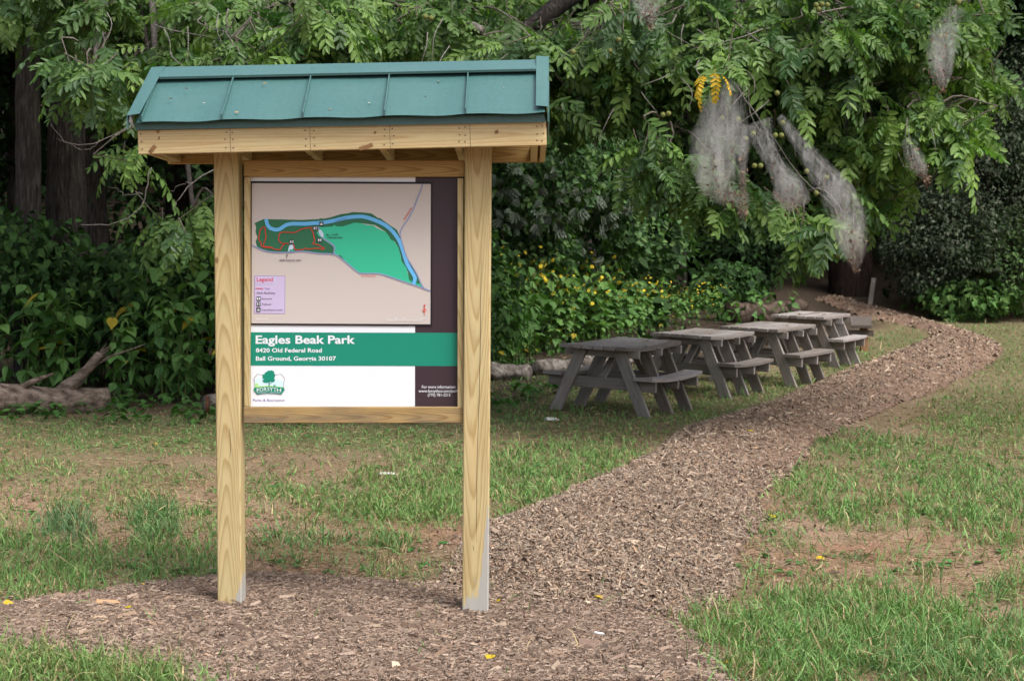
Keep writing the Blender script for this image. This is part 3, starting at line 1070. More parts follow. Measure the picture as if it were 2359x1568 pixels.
# plain areas
flat('brown_field', [(957, 407.9), (1065, 408), (1065, 936.5), (956, 936.5)], 1, M['brown'], panel)
flat('green_band', [(565, 765), (1065, 766.5), (1065, 843), (565, 841.5)], 2, M['green'], panel)
letters('Eagles Beak Park', 589, 818, 790.9, 773.0, 3, M['white'], panel, .026)
letters('8420 Old Federal Road', 589.5, 741.4, 811.2, 802.0, 3, M['white'], panel, .022)
letters('Ball Ground, Georgia 30107', 589.5, 774, 830.0, 820.9, 3, M['white'], panel, .022)
letters('For more information:', 972, 1050, 893.9, 887.3, 3, M['white'], panel, .006)
letters('www.forsythco.com/park', 964.3, 1056, 903.2, 896.8, 3, M['white'], panel, .006)
letters('(770) 781-2215', 985.5, 1037.5, 912.3, 906, 3, M['white'], panel, .006)
letters('Parks & Recreation', 583, 656.4, 923.9, 918.6, 3, M['violet_ink'], panel, .0)


def LG(pts):
    return [(564.4 + .07346 * x, 829.3 + .07346 * y) for x, y in pts]


shield = [(380, 430), (560, 460), (750, 462), (960, 460), (1135, 430), (1255, 575), (1218, 740), (1222, 850), (1250, 940), (1135, 1085), (960, 1055), (750, 1045), (560, 1055), (380, 1085), (262, 945), (300, 800), (290, 700), (265, 575)]
cx_, cy_ = 757, 770
flat('logo_frame', LG(shield), 2, M['logo_grey'], panel)['label'] = 'shield shaped county emblem outline'
inner = [(cx_ + (x - cx_) * .955, cy_ + (y - cy_) * .94) for x, y in shield]
flat('logo_ground', LG(inner), 3, M['white'], panel)
flat('logo_hills', LG([(300, 610), (400, 560), (520, 555), (750, 600), (1000, 610), (1205, 640), (1205, 835), (310, 835)]), 4, M['logo_sky'], panel)
flat('logo_meadow', LG([(300, 800), (520, 810), (750, 790), (980, 815), (1215, 850), (1215, 870), (305, 870)]), 5, M['logo_lime'], panel)
flat('logo_bush', LG([(315, 730), (360, 722), (405, 735), (430, 775), (455, 790), (320, 790)]), 5, M['logo_lime'], panel)
flat('logo_banner', LG([(298, 858), (520, 838), (750, 826), (980, 838), (1216, 862), (1238, 938), (1130, 1068), (960, 1042), (750, 1032), (560, 1042), (385, 1070), (278, 942)]), 6, M['green'], panel)
tr = [(700, 345), (745, 318), (790, 330), (830, 312), (880, 340), (905, 345), (918, 400), (925, 430), (955, 460), (940, 520), (910, 560), (938, 610), (930, 660), (870, 690), (800, 670), (770, 680), (700, 705), (620, 700), (560, 670), (548, 640), (575, 610), (625, 585), (545, 570), (560, 520), (542, 475), (572, 440), (615, 455), (612, 405), (660, 380)]
flat('logo_tree', LG(tr), 7, M['green'], panel)
strip('logo_trunk', LG([(752, 830), (757, 750), (762, 660)]), 2.0, 7, M['green'], panel)
strip('logo_trunk', LG([(762, 755), (820, 720), (850, 680)]), .9, 7, M['green'], panel)
for x in (895, 925, 952):
    strip('logo_figure', LG([(x, 835), (x + 4, 760)]), 1.0, 7, M['green'], panel)
for i, ch in enumerate('FORSYTH'):      # the arched word, letter by letter
    xs_ = [(370, 462), (462, 578), (590, 690), (698, 775), (768, 890), (885, 1000), (1003, 1140)][i]
    yb = [997, 980, 968, 962, 965, 978, 997][i]
    letters(ch, 564.4 + .07346 * xs_[0], 564.4 + .07346 * (xs_[1] - 8), 829.3 + .07346 * yb, 829.3 + .07346 * (yb - 115), 8, M['white'], panel, .004)
letters('COUNTY, GEORGIA', 564.4 + .07346 * 385, 564.4 + .07346 * 1115, 829.3 + .07346 * 1036, 829.3 + .07346 * 992, 8, M['map_pale'], panel)

# the map sheet mounted over the panel
MAP_Y = PAN_Y - .006
K1, K2 = .41446 * 2359 / 4096, 2359 / 4096


def MP(pts):
    return [((960 + .41446 * x) * K2, (680 + .41446 * y) * K2) for x, y in pts]


mapb = plate('map_sheet', [at(*p, MAP_Y) for p in MP([(97, 108), (1857, 117), (1853, 1506), (93, 1494)])], .004, sign, M['black'])
mapb['label'] = 'park map with black border'


def mflat(name, pts, layer, mat):
    return flat(name, MP(pts), layer, mat, mapb, MAP_Y)


def mstrip(name, pts, w, layer, mat, n=None, widths=None):
    return strip(name, MP(pts), w * K1, layer, mat, mapb, MAP_Y, n, None if widths is None else [q * K1 for q in widths])


def mtext(s, x0, x1, yb, yc, layer, mat, bold=0.0, angle=0.0, shear=0.0):
    (a0, b0), (a1, b1) = MP([(x0, yb), (x1, yc)])
    return letters(s, a0, a1, b0, b1, layer, mat, mapb, bold, MAP_Y, angle, shear=shear)


mflat('map_field', [(115, 128), (1842, 136), (1837, 1487), (110, 1478)], 1, M['beige'])
mflat('woodland', [(140, 512), (230, 473), (600, 482), (760, 474), (775, 466), (812, 470), (880, 455), (975, 425), (1035, 420), (1085, 406), (1190, 410), (1270, 420), (1330, 462), (1352, 466), (1465, 545), (1482, 555), (1515, 578), (1545, 650), (1570, 720),
                   (1600, 800), (1640, 900), (1700, 985), (1770, 1130), (1660, 1110), (1630, 1060), (1620, 980), (1560, 880), (1552, 830), (1530, 750), (1495, 690), (1450, 670), (1405, 595), (1300, 530), (1130, 510), (985, 545), (800, 600), (905, 740), (905, 812), (760, 805), (600, 785), (440, 797), (290, 790),
                   (165, 745), (150, 690), (168, 650), (150, 600), (155, 550)], 2, M['map_dark'])
mflat('open_field', [(770, 552), (890, 545), (910, 530), (935, 543), (985, 545), (1040, 530), (1090, 512), (1130, 508), (1180, 518), (1225, 530), (1290, 535), (1315, 558), (1405, 597), (1440, 640), (1452, 670), (1492, 690), (1530, 750), (1550, 830), (1560, 880), (1610, 950), (1632, 1060), (1660, 1075), (1650, 1100), (1380, 1010), (1320, 998),
                     (1160, 995), (1000, 870), (910, 812), (905, 740), (820, 685), (760, 640), (740, 600), (760, 590)], 3, M['map_light'])
mflat('open_field', [(1690, 1100), (1705, 1035), (1770, 1130), (1755, 1135)], 3, M['map_light'])
mflat('woodland', [(940, 822), (975, 825), (1008, 868), (985, 858)], 4, M['map_dark'])
mflat('woodland', [(1702, 1045), (1728, 1040), (1735, 1090), (1715, 1100), (1700, 1080)], 4, M['map_dark'])
mstrip('river', [(252, 473), (262, 520), (290, 560), (355, 577), (400, 560), (450, 528), (520, 518), (620, 520), (720, 512), (800, 508), (900, 490), (1020, 462), (1120, 450), (1200, 452), (1290, 480), (1400, 530), (1480, 600), (1540, 690), (1580, 800), (1610, 900), (1660, 985), (1690, 1040), (1680, 1080), (1672, 1108)], 36, 5, M['map_river'], 60)
mstrip('road', [(115, 724), (200, 765), (290, 790), (440, 797), (600, 785), (760, 805), (905, 812), (960, 840), (1040, 905), (1140, 985), (1180, 997), (1320, 998), (1400, 1015), (1560, 1070), (1700, 1115), (1836, 1166)], 12, 6, M['map_road'], 50)
mstrip('road', [(1762, 136), (1740, 210), (1710, 280), (1680, 360), (1630, 460), (1575, 540), (1550, 590), (1548, 640), (1570, 720), (1610, 840), (1700, 990), (1750, 1100), (1775, 1138)], 11, 6, M['map_road'], 50)
mstrip('road', [(905, 812), (910, 745), (880, 710), (815, 665), (775, 620), (757, 545)], 13, 6, M['map_road'], 20)
trail = mstrip('trail', [(440, 712), (390, 700), (372, 660), (380, 620), (410, 600), (520, 604), (560, 590), (600, 568), (690, 556), (690, 575), (708, 610), (712, 650), (722, 680), (705, 705), (712, 715), (755, 722), (790, 745), (815, 752), (800, 765), (730, 755), (650, 765), (638, 752), (600, 768), (535, 768), (522, 740), (515, 715)], 8, 6, M['map_red'], 70)
mstrip('trail', [(470, 708), (435, 712), (400, 745), (385, 768), (330, 762), (300, 745), (230, 735), (235, 690), (250, 655), (245, 600), (238, 550), (195, 575), (190, 610), (180, 660), (200, 700), (215, 740), (300, 752)], 8, 6, M['map_red'], 50)
mflat('parking_area', [(755, 580), (780, 575), (805, 610), (808, 645), (790, 650), (765, 620)], 7, M['map_pale'])
mflat('parking_area', [(478, 725), (510, 720), (518, 755), (500, 770), (480, 765), (478, 785), (462, 785), (468, 755)], 7, M['map_pale'])
mflat('open_field', [(478, 770), (500, 772), (520, 768), (530, 778), (480, 783)], 7, M['map_light'])
mflat('open_field', [(740, 602), (750, 605), (768, 640), (760, 645)], 7, M['map_light'])


def icon(x, y, kind):
    f = mflat('map_icon', [(x - 20, y - 20), (x + 20, y - 20), (x + 20, y + 20), (x - 20, y + 20)], 8, M['black'])

    def w(pts):
        o = flat('symbol', MP([(x + a_, y + b_) for a_, b_ in pts]), 9, M['white'], f, MAP_Y)
    if kind == 'rest':
        w([(-14, -13), (-7, -13), (-5, 3), (-8, 14), (-13, 14), (-16, 3)]); w([(-1, -15), (1, -15), (1, 15), (-1, 15)]); w([(7, -13), (14, -13), (16, 4), (13, 14), (8, 14), (5, 4)])
    elif kind == 'trail':
        w([(-12, -15), (-8, -15), (-7, -10), (-3, -2), (-5, 2), (-6, 14), (-9, 14), (-10, 4), (-15, 14), (-17, 13), (-13, 2), (-14, -9)]); w([(2, -12), (17, -14), (17, -9), (2, -7)]); w([(4, -7), (7, -7), (7, 15), (4, 15)]); w([(13, -8), (16, -8), (16, 15), (13, 15)])
    else:
        w([(-17, 6), (17, 2), (12, 11), (-12, 13)]); w([(-6, -8), (0, -12), (4, -6), (8, 2), (-4, 3)]); w([(-14, -2), (12, -14), (13, -12), (-13, 1)])


icon(726, 562, 'trail'); icon(786, 519, 'boat'); icon(770, 675, 'rest'); icon(500, 693, 'trail')
mtext('LOWER', 885, 950, 631, 615, 8, M['ink'], .008)
mtext('PARKING AREA', 845, 992, 661, 645, 8, M['ink'], .008)
mtext('UPPER PARKING AREA', 377, 594, 880, 864, 8, M['ink'], .008)
mflat('arrow', [(825, 622), (852, 620), (850, 626), (876, 630), (876, 633), (849, 630), (850, 634)], 8, M['ink'])
mflat('arrow', [(456, 806), (460, 832), (455, 830), (449, 854), (446, 854), (451, 829), (446, 828)], 8, M['ink'])
mtext('Etowah River', 922, 1030, 500, 484, 8, M['violet_ink'], .0, .26)
mtext('Nicholson Rd', 1590, 1722, 483, 464, 8, M['map_red'], .005, 1.0)
mtext('Old Federal Rd', 1168, 1308, 1029, 1014, 8, M['map_red'], .005)
lg = mflat('legend_box', [(139, 1019), (436, 1021), (434, 1387), (137, 1386)], 2, M['violet_ink'])
mflat('legend_field', [(142, 1022), (433, 1024), (431, 1384), (140, 1383)], 3, M['map_violet'])
mflat('legend_title_field', [(142, 1022), (344, 1024), (342, 1104), (141, 1103)], 4, M['map_pale'])
mflat('legend_title_field', [(142, 1022), (340, 1024), (338, 1100), (141, 1099)], 5, M['map_violet'])
mtext('Legend', 162, 316, 1074, 1037, 6, M['map_red'], .008)
mstrip('trail', [(150, 1142), (224, 1143)], 7, 6, M['map_red'])
mtext('Trail', 238, 284, 1151, 1135, 6, M['violet_ink'])
mtext('Park Facilities', 160, 340, 1195, 1176, 6, M['ink'], .004, 0, .2)
icon(180, 1240, 'rest'); icon(179, 1294, 'trail'); icon(178, 1347, 'boat')
mtext('Restrooms', 211, 310, 1248, 1232, 6, M['ink'])
mtext('Trailhead', 211, 299, 1302, 1286, 6, M['ink'])
mtext('Canoe/Kayak Launch', 209, 410, 1357, 1341, 6, M['ink'])
mtext('Updated Jul 2017', 155, 270, 1441, 1429, 6, M['white'])
mstrip('scale_bar', [(1420, 1451), (1750, 1452)], 5, 6, M['white'])
for k_ in range(9):
    mstrip('scale_bar', [(1422 + k_ * 41, 1440 + (k_ % 2) * 4), (1422 + k_ * 41, 1453)], 3.5, 6, M['white'])
for s_, x_ in (('0', 1417), ('250', 1490), ('500', 1572), ('1,000 Feet', 1735)):
    mtext(s_, x_, x_ + (8 if s_ == '0' else 24 if len(s_) == 3 else 62), 1436, 1425, 6, M['white'])
mflat('arrow', [(1780, 1291), (1791, 1314), (1782, 1312), (1782, 1332), (1799, 1353), (1782, 1374), (1781, 1406), (1778, 1406), (1777, 1374), (1760, 1353), (1777, 1332), (1778, 1312), (1769, 1314)], 6, M['map_red'])
mtext('N', 1771, 1788, 1362, 1346, 7, M['beige'], .02)

# --- roof
EAVE, RIDGE = 8.53, 9.02
fz = [at(316.5, 298, 8.60), at(1258.5, 280, 8.60), at(1258.5, 333.3, 8.60), at(319, 357, 8.60)]
c0 = (np.array(fz[0]) + fz[3]) / 2; c1 = (np.array(fz[1]) + fz[2]) / 2
hgt = ((fz[0][2] - fz[3][2]) + (fz[1][2] - fz[2][2])) / 2
fas = board('fascia_board', (c0[0], 8.619, c0[2]), (c1[0], 8.619, c1[2]), hgt, .038, (0, 0, 1), sign, M['pine_fascia'], .003)
fas['label'] = 'front fascia board with nail heads'
# nail heads, knots and pencil lines on the fascia
for xs_, xp in (((326,), None), ((520, 536), 529.5), ((704, 725), 713.5), ((886, 905), 897.5), ((1058, 1072), 1082), ((1236, 1250), None)):
    for x in xs_:
        for f_ in (.18, .5, .8):
            t_ = (x - 317) / 941.0
            y_ = (298 - 18 * t_) + (59 - 5 * t_) * f_ + rng.uniform(-2, 2)
            p = at(x + rng.uniform(-2, 2), y_, 8.5995)
            V, F = tube([p, p + np.array([0, -.0015, 0])], .0042, 6)
            link('nail', np_mesh('nail', V, F), sign, M['nail'])
    if xp:
        t_ = (xp - 317) / 941.0
        q = np.array([at(xp, 299.5 - 18 * t_, 8.5993), at(xp + 2, 299.5 - 18 * t_ + 56, 8.5993)])
        V, F = tube(q, .0009, 4)
        link('pencil_line', np_mesh('pencil_line', V, F), sign, M['ink'])
for pts, r in (([(362, 300), (366, 306)], .009), ([(365, 318), (368, 319)], .009), ([(345, 352), (352, 343), (358, 336)], .011), ([(828, 343), (846, 338), (858, 333)], .011), ([(862, 304), (866, 307)], .008), ([(1140, 306), (1148, 302)], .009)):
    q = np.array([at(x, y, 8.6005) for x, y in pts])
    V, F = tube(q, r, 7)
    V[:, 1] = 8.5985 + (V[:, 1] - 8.6005) * .1
    link('knot', np_mesh('knot', V, F), sign, plain('knot_wood', (0.27, 0.15, 0.07), .8, .2, .5) if 'knot_wood' not in bpy.data.materials else bpy.data.materials['knot_wood'])
bz0, bz1 = at(386, 356, 9.33), at(1254, 352, 9.33)
board('back_fascia', (bz0[0], 9.35, bz0[2]), (bz1[0], 9.35, bz1[2]), .105, .038, (0, 0, 1), sign, M['pine_shade'], .003)
for x in np.linspace(-1.955, 0.052, 6):
    t_ = (x + 2.0) / 2.1
    zf = 2.398 + .03 * t_ + .045
    board('ceiling_joist', (x, 8.640, zf + .03), (x, 9.329, 2.405 + .058), .085, .038, (0, 0, 1), sign, M['pine'], .003)
# panels of the roof
eave_px = [(313, 281.5), (324.8, 280.8), (509.4, 275.1), (696.2, 270.7), (884.3, 266.3), (1071, 261.9), (1255.7, 257.5)]
top_px = [(355, 182), (362, 180.6), (540, 174), (717.3, 170.5), (897, 167.9), (1077.3, 164.4), (1236, 160.8)]
ev = np.array([at(x, y, EAVE) for x, y in eave_px])
tp = np.array([at(x, y, 8.905) for x, y in top_px])
up = (tp - ev); up /= np.linalg.norm(up, axis=1)[:, None]
rg = ev + up * ((8.955 - EAVE) / up[:, 1:2])          # where the pans end under the ridge cap
nrm = np.array([0, -up[0, 2], up[0, 1]]); nrm /= np.linalg.norm(nrm)
for i in range(1, 6):
    # a pan that bows slightly at its eave, with the standing seam on its left side
    bm = bmesh.new()
    rows = []
    for k_, (a_, b_) in enumerate(((ev[i], ev[i + 1]), (rg[i], rg[i + 1]))):
        row = []
        for t_ in np.linspace(0, 1, 9):
            p = a_ + (b_ - a_) * t_
            bow = (.006 * math.sin(math.pi * t_) - .004 * math.sin(2 * math.pi * t_)) * (1 - k_)
            row.append(p - nrm * bow)
        rows.append(row)
    mid = [(np.array(a_) + b_) / 2 - nrm * .002 for a_, b_ in zip(*rows)]
    grid = [rows[0], mid, rows[1]]
    vs = [[bm.verts.new(p) for p in r] for r in grid]
    low = [[bm.verts.new(np.array(p) - nrm * .0025) for p in r] for r in grid]
    for r in range(2):
        for c_ in range(8):
            bm.faces.new((vs[r][c_], vs[r][c_ + 1], vs[r + 1][c_ + 1], vs[r + 1][c_]))
            bm.faces.new((low[r][c_ + 1], low[r][c_], low[r + 1][c_], low[r + 1][c_ + 1]))
    for c_ in range(8):
        bm.faces.new((vs[0][c_ + 1], vs[0][c_], low[0][c_], low[0][c_ + 1]))
    me = bpy.data.meshes.new('roof_panel'); bm.to_mesh(me); bm.free()
    pan = link('roof_panel', me, sign, M['roof'])
    e0, r0 = ev[i] + np.array([.001, 0, 0]), rg[i] + np.array([.001, 0, 0])
    plate('standing_seam', [e0, r0 - up[i] * .03, r0 - up[i] * .03 + nrm * .022, e0 + up[i] * .012 + nrm * .026], .006, pan, M['roof'], (1, 0, 0))
plate('roof_panel', [ev[0] - nrm * .004, ev[1] - nrm * .004, rg[1] - nrm * .004, rg[0] - nrm * .004], .002, sign, M['roof'], tuple(-nrm))
backe = np.array([(rg[0][0] - .02, 9.48, 2.575), (rg[-1][0] + .02, 9.48, 2.585)])
plate('roof_panel', [rg[0], rg[-1], backe[1], backe[0]], .003, sign, M['roof'], (0, -.3, -1))['label'] = 'back slope of the roof'
# deck under the metal
dk = nrm * .012
plate('roof_deck', [ev[0] + up[0] * .05 - dk, ev[-1] + up[-1] * .05 - dk, rg[-1] - dk, rg[0] - dk], .012, sign, M['pine_shade'], tuple(-nrm))
plate('roof_deck', [rg[0] - np.array([0, 0, .02]), rg[-1] - np.array([0, 0, .02]), backe[1] - np.array([0, .03, .012]), backe[0] - np.array([0, .03, .012])], .012, sign, M['pine_shade'], (0, -.6, -1))
# drip edge
plate('drip_edge', [at(310, 283, 8.585), at(1254, 262.5, 8.585), at(1257, 281.5, 8.585), at(313, 299.5, 8.585)], .003, sign, M['roof'], (0, 1, 0))
plate('drip_edge', [at(310, 283, 8.588), at(1254, 262.5, 8.588), ev[-1] + up[-1] * .18 - nrm * .007, ev[0] + up[0] * .18 - nrm * .007], .002, sign, M['roof'], tuple(-nrm))
# ridge cap
ct0, ct1 = at(366.6, 177.5, 8.845), at(1236, 158.6, 8.845)
tt0, tt1 = at(372, 154.4, 8.985), at(1236, 137.5, 8.985)
bm = bmesh.new()
bk0, bk1 = tt0 + np.array([0, .13, -.095]), tt1 + np.array([0, .13, -.095])
lines = [(ct0 + np.array([0, .004, -.012]), ct1 + np.array([0, .004, -.012])), (ct0, ct1), (tt0, tt1), (bk0, bk1)]
vs = [[bm.verts.new(p) for p in l] for l in lines]
for k_ in range(3):
    bm.faces.new((vs[k_][0], vs[k_][1], vs[k_ + 1][1], vs[k_ + 1][0]))
me = bpy.data.meshes.new('ridge_cap'); bm.to_mesh(me); bm.free()
o = link('ridge_cap', me, sign, M['roof'])
sm = o.modifiers.new('sheet', 'SOLIDIFY'); sm.thickness = .002; sm.offset = -1
# rake trims
def trim(a, b, c, d, label, out):
    """a folded strip along a gable edge: top face a-b-c-d and a flange hanging on its outer side"""
    bm = bmesh.new()
    P_ = [np.array(q) for q in (a, b, c, d)]
    v = [bm.verts.new(q) for q in P_]
    bm.faces.new(v)
    o1, o2 = (P_[0], P_[3]) if out < 0 else (P_[1], P_[2])
    w1 = bm.verts.new(o1 + np.array([0, 0, -.075])); w2 = bm.verts.new(o2 + np.array([0, .0, -.075]))
    u_ = (v[0], v[3]) if out < 0 else (v[1], v[2])
    bm.faces.new((u_[0], u_[1], w2, w1))
    me = bpy.data.meshes.new('rake_trim'); bm.to_mesh(me); bm.free()
    o = link('rake_trim', me, sign, M['roof'])
    o['label'] = label
    s = o.modifiers.new('sheet', 'SOLIDIFY'); s.thickness = .0025; s.offset = 0
    return o


trim(at(349, 155.6, 8.97), at(379.8, 153.2, 8.97), at(321.5, 262, EAVE - .025), at(292.5, 266.5, EAVE - .025), 'bent trim on the left gable edge', -1)
trim(at(1235.5, 129.2, 8.97), at(1264.5, 131, 8.97), at(1262, 245.5, EAVE + .005), at(1234.6, 243.5, EAVE + .005), 'trim on the right gable edge', 1)
plate('rake_flange', [at(1265, 187, 8.76), at(1266, 280, 8.56), at(1263, 283, 8.56), at(1263, 187, 8.76)], .25, sign, M['roof'], (0, 1, -.25))
plate('rake_flange', [at(300, 262, 8.52), at(306, 280, 8.56), at(309, 296, 8.6), at(297, 280, 8.52)], .004, sign, M['roof_inside'], (0, 1, 0))
# gable ends
for x0, lab in ((-2.0, 'left'), (0.085, 'right')):
    zt = 2.54 if x0 < 0 else 2.58
    plate('gable_board', [(x0, 8.64, zt - .12), (x0, 9.33, 2.42), (x0, 9.33, 2.53), (x0, 9.02, 2.88), (x0, 8.64, zt)], .03, sign, M['pine'], (1, 0, 0))

a = Acc()
for x, y in ((430, 207), (545, 262), (665, 230), (610, 195), (850, 240), (1160, 205), (980, 225), (1200, 240), (760, 255), (393, 230), (1010, 190), (470, 240)):
    f_ = (y - 165.0) / (272 - 165)
    p = at(x, y, 8.905 + (EAVE - 8.905) * f_) + nrm * .006
    L_ = rng.uniform(.006, .022)
    a.add(CHIP[0] * [L_, L_ * .4, L_ * .25] @ rot(rng.uniform(0, 6), 0, 0).T + p, CHIP[1], [[(.6, .55, .48), (.10, .07, .05), (.35, .25, .12)][int(rng.integers(0, 3))]])
tag(a.build('roof_litter', M['chip']), 'specks of dry litter on the green metal roof', kind='stuff')
# ------------------------------------------------------------------ picnic tables
TABLES = [(0.734, 18.043, 0.587), (1.881, 20.196, 0.563), (2.943, 21.807, 0.575), (4.085, 24.861, 0.510)]
TLAB = ['nearest weathered picnic table with sagging top and bench, beside the notice board post',
        'weathered picnic table second from the notice board, overlapped by the nearest table',
        'weathered picnic table with a white streak across its top, third in the row',
        'farthest whole picnic table of the row, half hidden behind the streaked one']
TOPS = []
for ti, (tx, ty, ta) in enumerate(TABLES):
    tl, tw = 1.26, .84
    ex = np.array([math.sin(ta), math.cos(ta), 0]); ey = np.array([math.cos(ta), -math.sin(ta), 0])
    # the ground's lean under the table
    cpt = np.array([tx, ty, 0]) + ex * .6
    q = [cpt + ex * .5, cpt - ex * .5, cpt + ey * .55, cpt - ey * .55]
    hz_ = [float(terrain(p[0], p[1])) for p in q]
    gu, gv = hz_[0] - hz_[1], (hz_[2] - hz_[3]) / 1.1
    gu, gv = gu * .6 + .04 * .4, gv * .6 - .05 * .4
    U = np.array([ex[0], ex[1], gu]); U /= np.linalg.norm(U)
    Vv = np.array([ey[0], ey[1], gv]); Vv -= U * (U @ Vv); Vv /= np.linalg.norm(Vv)
    Wn = -np.cross(U, Vv)
    if Wn[2] < 0: Wn = -Wn
    z0 = float(terrain(cpt[0], cpt[1])) - .6 * gu + .004
    root = empty('picnic_table', (tx, ty, z0))
    tag(root, TLAB[ti], 'picnic table', 'weathered picnic tables in a row')

    def TP(u, v, z):
        return U * u + Vv * v + Wn * z
    TOPS.append((np.array([tx, ty, z0]), U, Vv, Wn))
    sag = (.035, .022, .006, .008)[ti]
    pw = tw / 6
    for k_ in range(6):
        v = -tw / 2 + pw * (k_ + .5)
        j = rng.uniform(-.012, .012)
        board('top_plank', TP(j, v, .74 + rng.uniform(-.002, .002)), TP(tl + j, v, .74 + rng.uniform(-.002, .002)), pw - .013, .04, Vv, root, M['grey_wood'], .004, -sag * (.4 + .6 * k_ / 5) * (1 if np.cross(Vv, U) @ Wn > 0 else -1))
    for i, u in enumerate((.17, .68, 1.13)):
        board('top_beam', TP(u + .04, -.47, .672), TP(u + .04, .47, .672), .088, .038, Wn, root, M['grey_wood'], .003)
        board('seat_beam', TP(u + .04, -.685, .335), TP(u + .04, .685, .335), .125, .038, Wn, root, M['grey_wood'], .003)
        for s in (-1, 1):
            board('leg', TP(u, s * .60, -.06), TP(u, s * .235, .712), .138, .038, Vv, root, M['grey_wood'], .004)
    for s in (-1, 1):
        board('seat', TP(.09, s * .585, .418), TP(1.25, s * .585, .418), .235, .04, Vv, root, M['grey_wood'], .004, -sag * .9 * (1 if np.cross(Vv, U) @ Wn > 0 else -1))
    board('brace', TP(.235, -.03, .36), TP(.62, -.03, .70), .085, .036, Vv, root, M['grey_wood'], .003)
    board('brace', TP(1.10, .05, .36), TP(.74, .05, .70), .085, .036, Vv, root, M['grey_wood'], .003)
    if ti == 2:
        V = np.array([TP(.50, -.40, .762), TP(.57, -.40, .762), TP(.60, .2, .762), TP(.56, .2, .762)])
        sm_ = plain('white_streak', (0.36, 0.37, 0.40), .8, .2, .35)
        link('white_streak', np_mesh('white_streak', V, np.array([[0, 1, 2, 3]])), root, sm_)

# the low bench behind the row
bx, by = 5.62, 27.9
bzz = float(terrain(bx, by))
bench = empty('low_bench', (bx, by, bzz))
tag(bench, 'dark low wooden bench behind the farthest picnic table', 'bench')
board('bench_top', (.05, -.1, .42), (.55, 2.3, .52), .34, .05, (1, 0, 0), bench, M['dark_wood'])
board('bench_rail', (-.28, .02, .31), (.28, .0, .31), .10, .04, (0, 0, 1), bench, M['dark_wood'])
for y in (.06, 2.0):
    board('leg', (.12 + y * .2, y, -.05 + y * .04), (.12 + y * .2, y, .39 + y * .04), .12, .09, (1, 0, 0), bench, M['brown_wood'])

# small marker post by the woods path
mp_px = [(1999, 706), (2012, 641)]
pm = on_ground(np.array([2002.0]), np.array([704.0]))[0]
hm = 64 / FOC * pm[1]
mk = empty('marker_post', pm)
tag(mk, 'small pale leaning wooden marker post at the mouth of the woods path', 'post')
board('post', (0, 0, -.15), (.22 * hm * .75, 0, hm), .10, .05, (1, 0, 0), mk, grey_wood('pale_post_wood', (.42, .38, .32), (.22, .18, .14)))
V = np.array([[.6, 0, .9]])
tp_ = np.array([.165 * hm * .88, -.03, hm * .88])
link('blaze', np_mesh('blaze', tp_ + np.array([[-.018, 0, .02], [.018, 0, .02], [0, 0, -.03]]), np.array([[0, 1, 2]])), mk, M['white'])


# ------------------------------------------------------------------ logs
def log_mesh(pts, rad, sides=22, lump=.12, seed=0, col=(1, 1, 1)):
    pts = curve_pts(pts, 26)
    r = np.interp(np.linspace(0, 1, len(pts)), np.linspace(0, 1, len(rad)), rad)
    th = np.linspace(0, 6.283, sides, endpoint=False)
    R = r[:, None] * (1 + lump * (fbm(np.cos(th)[None] * 1.5 + np.arange(len(pts))[:, None] * .22, np.sin(th)[None] * 1.5 + 7, seed) - .5) * 2)
    return tube(pts, R, sides)


def lay_log(name, px0, px1, py, rad, label, mat, cat='log', lift=.8, dy=0.0, cut=None, lump=.12, seed=1):
    p0 = on_ground(np.array([px0]), np.array([py[0]]))[0]
    p1 = on_ground(np.array([px1]), np.array([py[1]]))[0]
    root = empty(name, p0)
    tag(root, label, cat)
    d = p1 - p0
    pts = np.array([[0, rad[0], rad[0] * lift], d * .35 + [0, rad[0], rad[0] * lift + .01], d * .7 + [0, rad[-1], rad[-1] * lift - .01], d + [0, rad[-1], rad[-1] * lift]])
    V, F = log_mesh(pts, rad, lump=lump, seed=seed)
    link('bole', np_mesh('bole', V, F, None, True), root, mat)
    return root, pts


lg1, lpts = lay_log('fallen_log', -190, 236, (968, 948), (.175, .165, .145), 'barkless fallen log with a broken branch stub left of the board', M['bark_log'], seed=3, lump=.24)
s0 = lpts[0] + (lpts[-1] - lpts[0]) * .80 + np.array([0, 0, .10])
V, F = log_mesh(np.array([s0 - [.16, 0, .08], s0 + [.06, 0, .12], s0 + [.20, .0, .26], s0 + [.31, .02, .40]]), (.11, .065, .05, .045), 12, .35, 8)
link('branch_stub', np_mesh('branch_stub', V, F, None, True), lg1, M['bark_log'])['label'] = 'broken splintered branch stub'
for k_ in range(7):     # splinters at the break
    t_ = s0 + np.array([.29, .02, .38]); dr = np.array([.10 + rng.uniform(-.03, .05), rng.uniform(-.03, .03), .08 + rng.uniform(-.05, .05)])
    V, F = tube([t_ + rng.uniform(-.03, .03, 3), t_ + dr], [.014, .003], 4)
    link('splinter', np_mesh('splinter', V, F), lg1, M['bark_log'])
V, F = tube(curve_pts([s0 + [.15, 0, .20], s0 + [.4, .02, .36], s0 + [.62, .05, .44], s0 + [.78, .05, .50]], 9), [.022, .016, .012, .011, .01, .008, .006, .005, .003], 5)
link('twig', np_mesh('twig', V, F), lg1, M['bark_log'])
s1 = lpts[0] + (lpts[-1] - lpts[0]) * .50 + np.array([0, 0, .13])
V, F = tube(curve_pts([s1 - [.1, 0, .06], s1 + [.15, 0, .08], s1 + [.38, 0, .17]], 8), [.05, .045, .04, .035, .03, .02, .012], 7)
link('branch_stub', np_mesh('branch_stub', V, F, None, True), lg1, M['bark_log'])
lg2, l2 = lay_log('sawn_log', 474, 640, (956, 940), (.115, .12, .12), 'short sawn log with dark round cut end beside the left post', M['bark_lichen'], seed=5, lump=.06)
